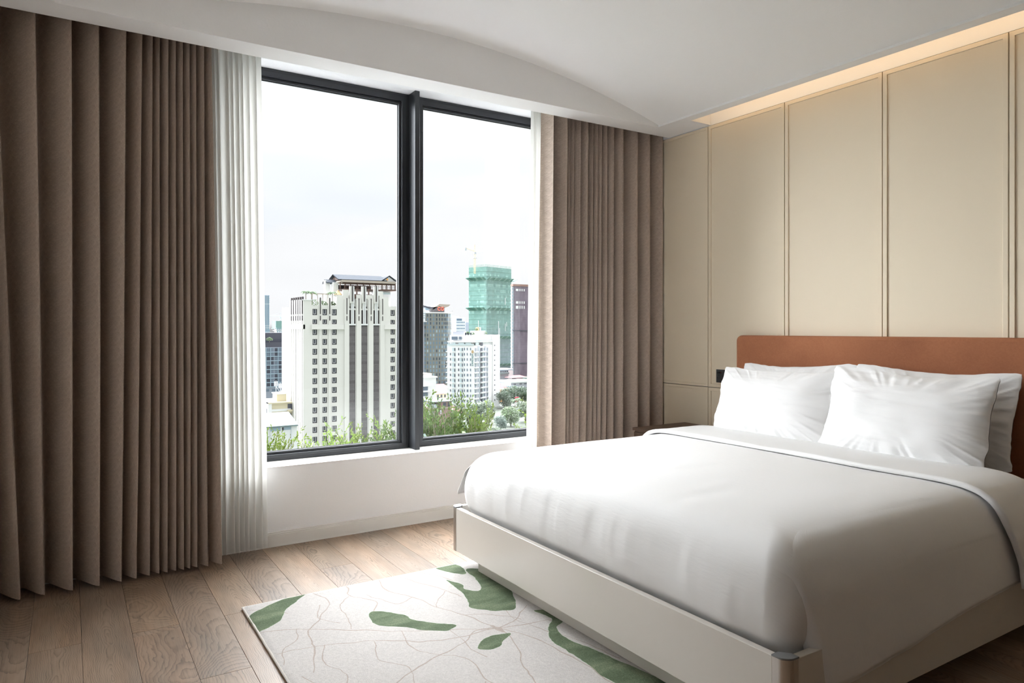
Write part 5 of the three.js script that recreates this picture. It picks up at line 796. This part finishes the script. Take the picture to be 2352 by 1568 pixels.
// ---------- planter outside the glass ----------
{
  const ledge = structure('terrace_ledge', [0, 0, 0]); part(ledge, 'slab', box(-1, 6.5, -1.1, -0.9, -8, -4.49), C.greyBlock);
  const tr = thing('planter', 'long grey planter trough on the ledge outside the window', 'planter', [2.6, -0.9, -6.4]); part(tr, 'trough', plate(rect(-0.2, 5.6, -6.9, -5.9), [rect(-0.14, 5.54, -6.84, -5.96)], -0.9, -0.42).rotateX(-Math.PI / 2).scale(1, 1, -1), C.greyBlock); part(tr, 'soil', box(-0.14, 5.54, -0.6, -0.47, -6.84, -5.96), std({ color: col(70, 56, 44), roughness: 1 }));
  const greens = [[162, 188, 88], [142, 172, 82], [184, 202, 104], [126, 158, 88]].map((c) => leafMat(col(...c))), bark = std({ color: col(110, 100, 84), roughness: 1 }), blade = [leafMat(col(150, 184, 130)), leafMat(col(158, 180, 172)), leafMat(col(140, 188, 90))];
  function shrub(seed, H, n, wide) { // fine twigs with small paired leaves
    const r = rng(seed), twigs = [], P = [], N = [];
    const leaf = (p, d) => { const a = d.clone().normalize(), b = a.clone().cross(new THREE.Vector3(r() - 0.5, r() - 0.5, r() - 0.5)).normalize(), L = 0.013 + 0.010 * r(), w = L * 0.34, o = p.clone(), tip = o.clone().addScaledVector(a, 2 * L), m = o.clone().addScaledVector(a, L), l = m.clone().addScaledVector(b, w), q = m.clone().addScaledVector(b, -w), nn = a.clone().cross(b); for (const k of [o, l, tip, o, tip, q]) { P.push(k.x, k.y, k.z); N.push(nn.x, nn.y, nn.z); } };
    for (let i = 0; i < n; i++) {
      const a = r() * 6.283, out = wide * (0.2 + 0.8 * r()), h = H * (0.6 + 0.4 * r()), A = new THREE.Vector3((r() - 0.5) * 0.16, 0, (r() - 0.5) * 0.16), Bq = A.clone().add(new THREE.Vector3(Math.cos(a) * out * 0.35, h * 0.6, Math.sin(a) * out * 0.35)), E = A.clone().add(new THREE.Vector3(Math.cos(a) * out, h, Math.sin(a) * out * 0.6));
      const cv = new THREE.QuadraticBezierCurve3(A, Bq, E); if (i % 2 === 0) twigs.push(new THREE.TubeGeometry(cv, 8, 0.0022, 4));
      for (let k = 0; k < 3; k++) { // side sprays
        const t0 = 0.45 + 0.5 * r(), s = cv.getPoint(t0), d = cv.getTangent(t0).add(new THREE.Vector3(r() - 0.5, r() * 0.5, r() - 0.5).multiplyScalar(1.3)).normalize(), len = 0.10 + 0.14 * r(); if (k === 0) twigs.push(bar(s.toArray(), s.clone().addScaledVector(d, len).toArray(), 0.0013, 3));
        for (let m = 0; m < 9; m++) { const p = s.clone().addScaledVector(d, len * m / 8); for (const sg of [1, -1]) leaf(p, d.clone().add(new THREE.Vector3(r() - 0.5, r() - 0.2, r() - 0.5).multiplyScalar(1.5 * sg))); }
      }
      for (let k = 0; k < 16; k++) { const t0 = 0.3 + 0.7 * r(), p = cv.getPoint(t0); leaf(p, cv.getTangent(t0).add(new THREE.Vector3(r() - 0.5, r() * 0.4, r() - 0.5).multiplyScalar(1.6))); }
    }
    const g = new THREE.BufferGeometry(); g.setAttribute('position', new THREE.Float32BufferAttribute(P, 3)); g.setAttribute('normal', new THREE.Float32BufferAttribute(N, 3));
    return [g, merge(twigs)];
  }
  const kinds = [shrub(1, 0.8, 34, 0.34), shrub(2, 0.8, 40, 0.40), shrub(3, 0.8, 30, 0.30)];
  const S = [ // x, z, height above the soil, leaf colour, label
    [1.40, -6.3, 0.78, 0, 'bright green shrub at the sheer curtain end of the planter'], [1.72, -6.5, 0.64, 2, 'yellow-green shrub beside the first shrub of the planter'], [2.02, -6.2, 0.76, 1, 'open shrub in front of the fluted flank of the white tower'], [2.30, -6.5, 0.68, 0, 'low shrub under the first window columns of the white tower'],
    [2.55, -6.2, 0.72, 3, 'shrub under the three window columns of the white tower'], [2.80, -6.45, 0.84, 1, 'shrub rising in front of the first dark screen'], [3.02, -6.25, 0.93, 3, 'tall feathery shrub before the middle dark screen'], [3.24, -6.4, 0.92, 1, 'tall shrub before the last dark screen'], [3.46, -6.2, 0.86, 0, 'arching shrub against the mullion inside the wider pane'],
    [3.72, -6.45, 0.53, 2, 'yellow-green shrub just past the mullion'], [3.98, -6.25, 0.47, 2, 'low yellow-green shrub in front of the brick house'], [4.22, -6.45, 0.55, 0, 'shrub in front of the red pavilion roof'], [4.42, -6.2, 0.65, 2, 'bright shrub in front of the white apartment building'], [4.62, -6.4, 0.86, 0, 'tallest bright shrub, below the grey balconies'], [4.86, -6.2, 0.72, 3, 'shrub below the cream house'], [4.74, -6.2, 0.70, 2, 'yellow-green shrub low in front of the palm trunk'], [5.0, -6.25, 0.74, 0, 'shrub beside the thin arching grass'], [5.3, -6.2, 0.72, 2, 'yellow-green shrub half behind the sheer curtain by the bed'], [5.12, -6.4, 0.68, 1, 'shrub at the last visible end of the planter'],
  ];
  S.forEach(([x, z, h, c, label], i) => { const t = thing('planter_shrub', label, 'shrub', [x, -0.47, z], 'shrubs in the planter'), [f, tw] = kinds[i % 3], s = h / 0.8; const a = shadowed(new THREE.Mesh(f, greens[c])), b = shadowed(new THREE.Mesh(tw, bark)); a.name = 'foliage'; b.name = 'stems'; a.scale.setScalar(s); b.scale.setScalar(s); a.rotation.y = b.rotation.y = i * 1.7; t.add(a, b); });
  const bladeGeo = (L, w, bend) => { const g = gridSurface(2, 12, (u, v) => [(u - 0.5) * w * Math.sin(Math.PI * Math.min(1, 0.25 + 0.75 * (1 - v)) * 0.98 + 0.02) , L * v - bend * L * v * v * 0.4, bend * L * v * v + 0.15 * w * Math.abs(u - 0.5)]); return g; };
  const Bl = [[1.62, -6.1, 0.72, 0.03, 0.3, 2, 'short broad-bladed plant near the first shrub'], [2.44, -6.05, 0.78, 0.045, 0.35, 1, 'grey-green blade plant under the first window columns'], [3.05, -6.0, 0.76, 0.05, 0.5, 1, 'grey bladed plant before the middle dark screen'], [3.34, -6.0, 0.80, 0.05, 0.25, 0, 'light green broad blade beside the mullion'], [4.55, -6.0, 0.75, 0.025, 0.6, 2, 'arching bladed plant below the balconies'], [5.0, -6.0, 0.88, 0.022, 0.8, 2, 'thin arching grass at the last end of the planter']];
  Bl.forEach(([x, z, L, w, bend, c, label], i) => { const t = thing('blade_plant', label, 'plant', [x, -0.47, z], 'blade plants in the planter'), r = rng(i + 50); for (let k = 0; k < 5; k++) { const g = bladeGeo(L * (0.8 + 0.3 * r()), w, bend * (0.6 + 0.6 * r())); g.rotateY(r() * 6.28).translate((r() - 0.5) * 0.06, 0, (r() - 0.5) * 0.06); part(t, 'leaf', g, blade[c], { own: true }); } });
}

scene.traverse((o) => { if (o.isMesh) { o.castShadow = true; o.receiveShadow = true; } });
renderer.render(scene, camera);
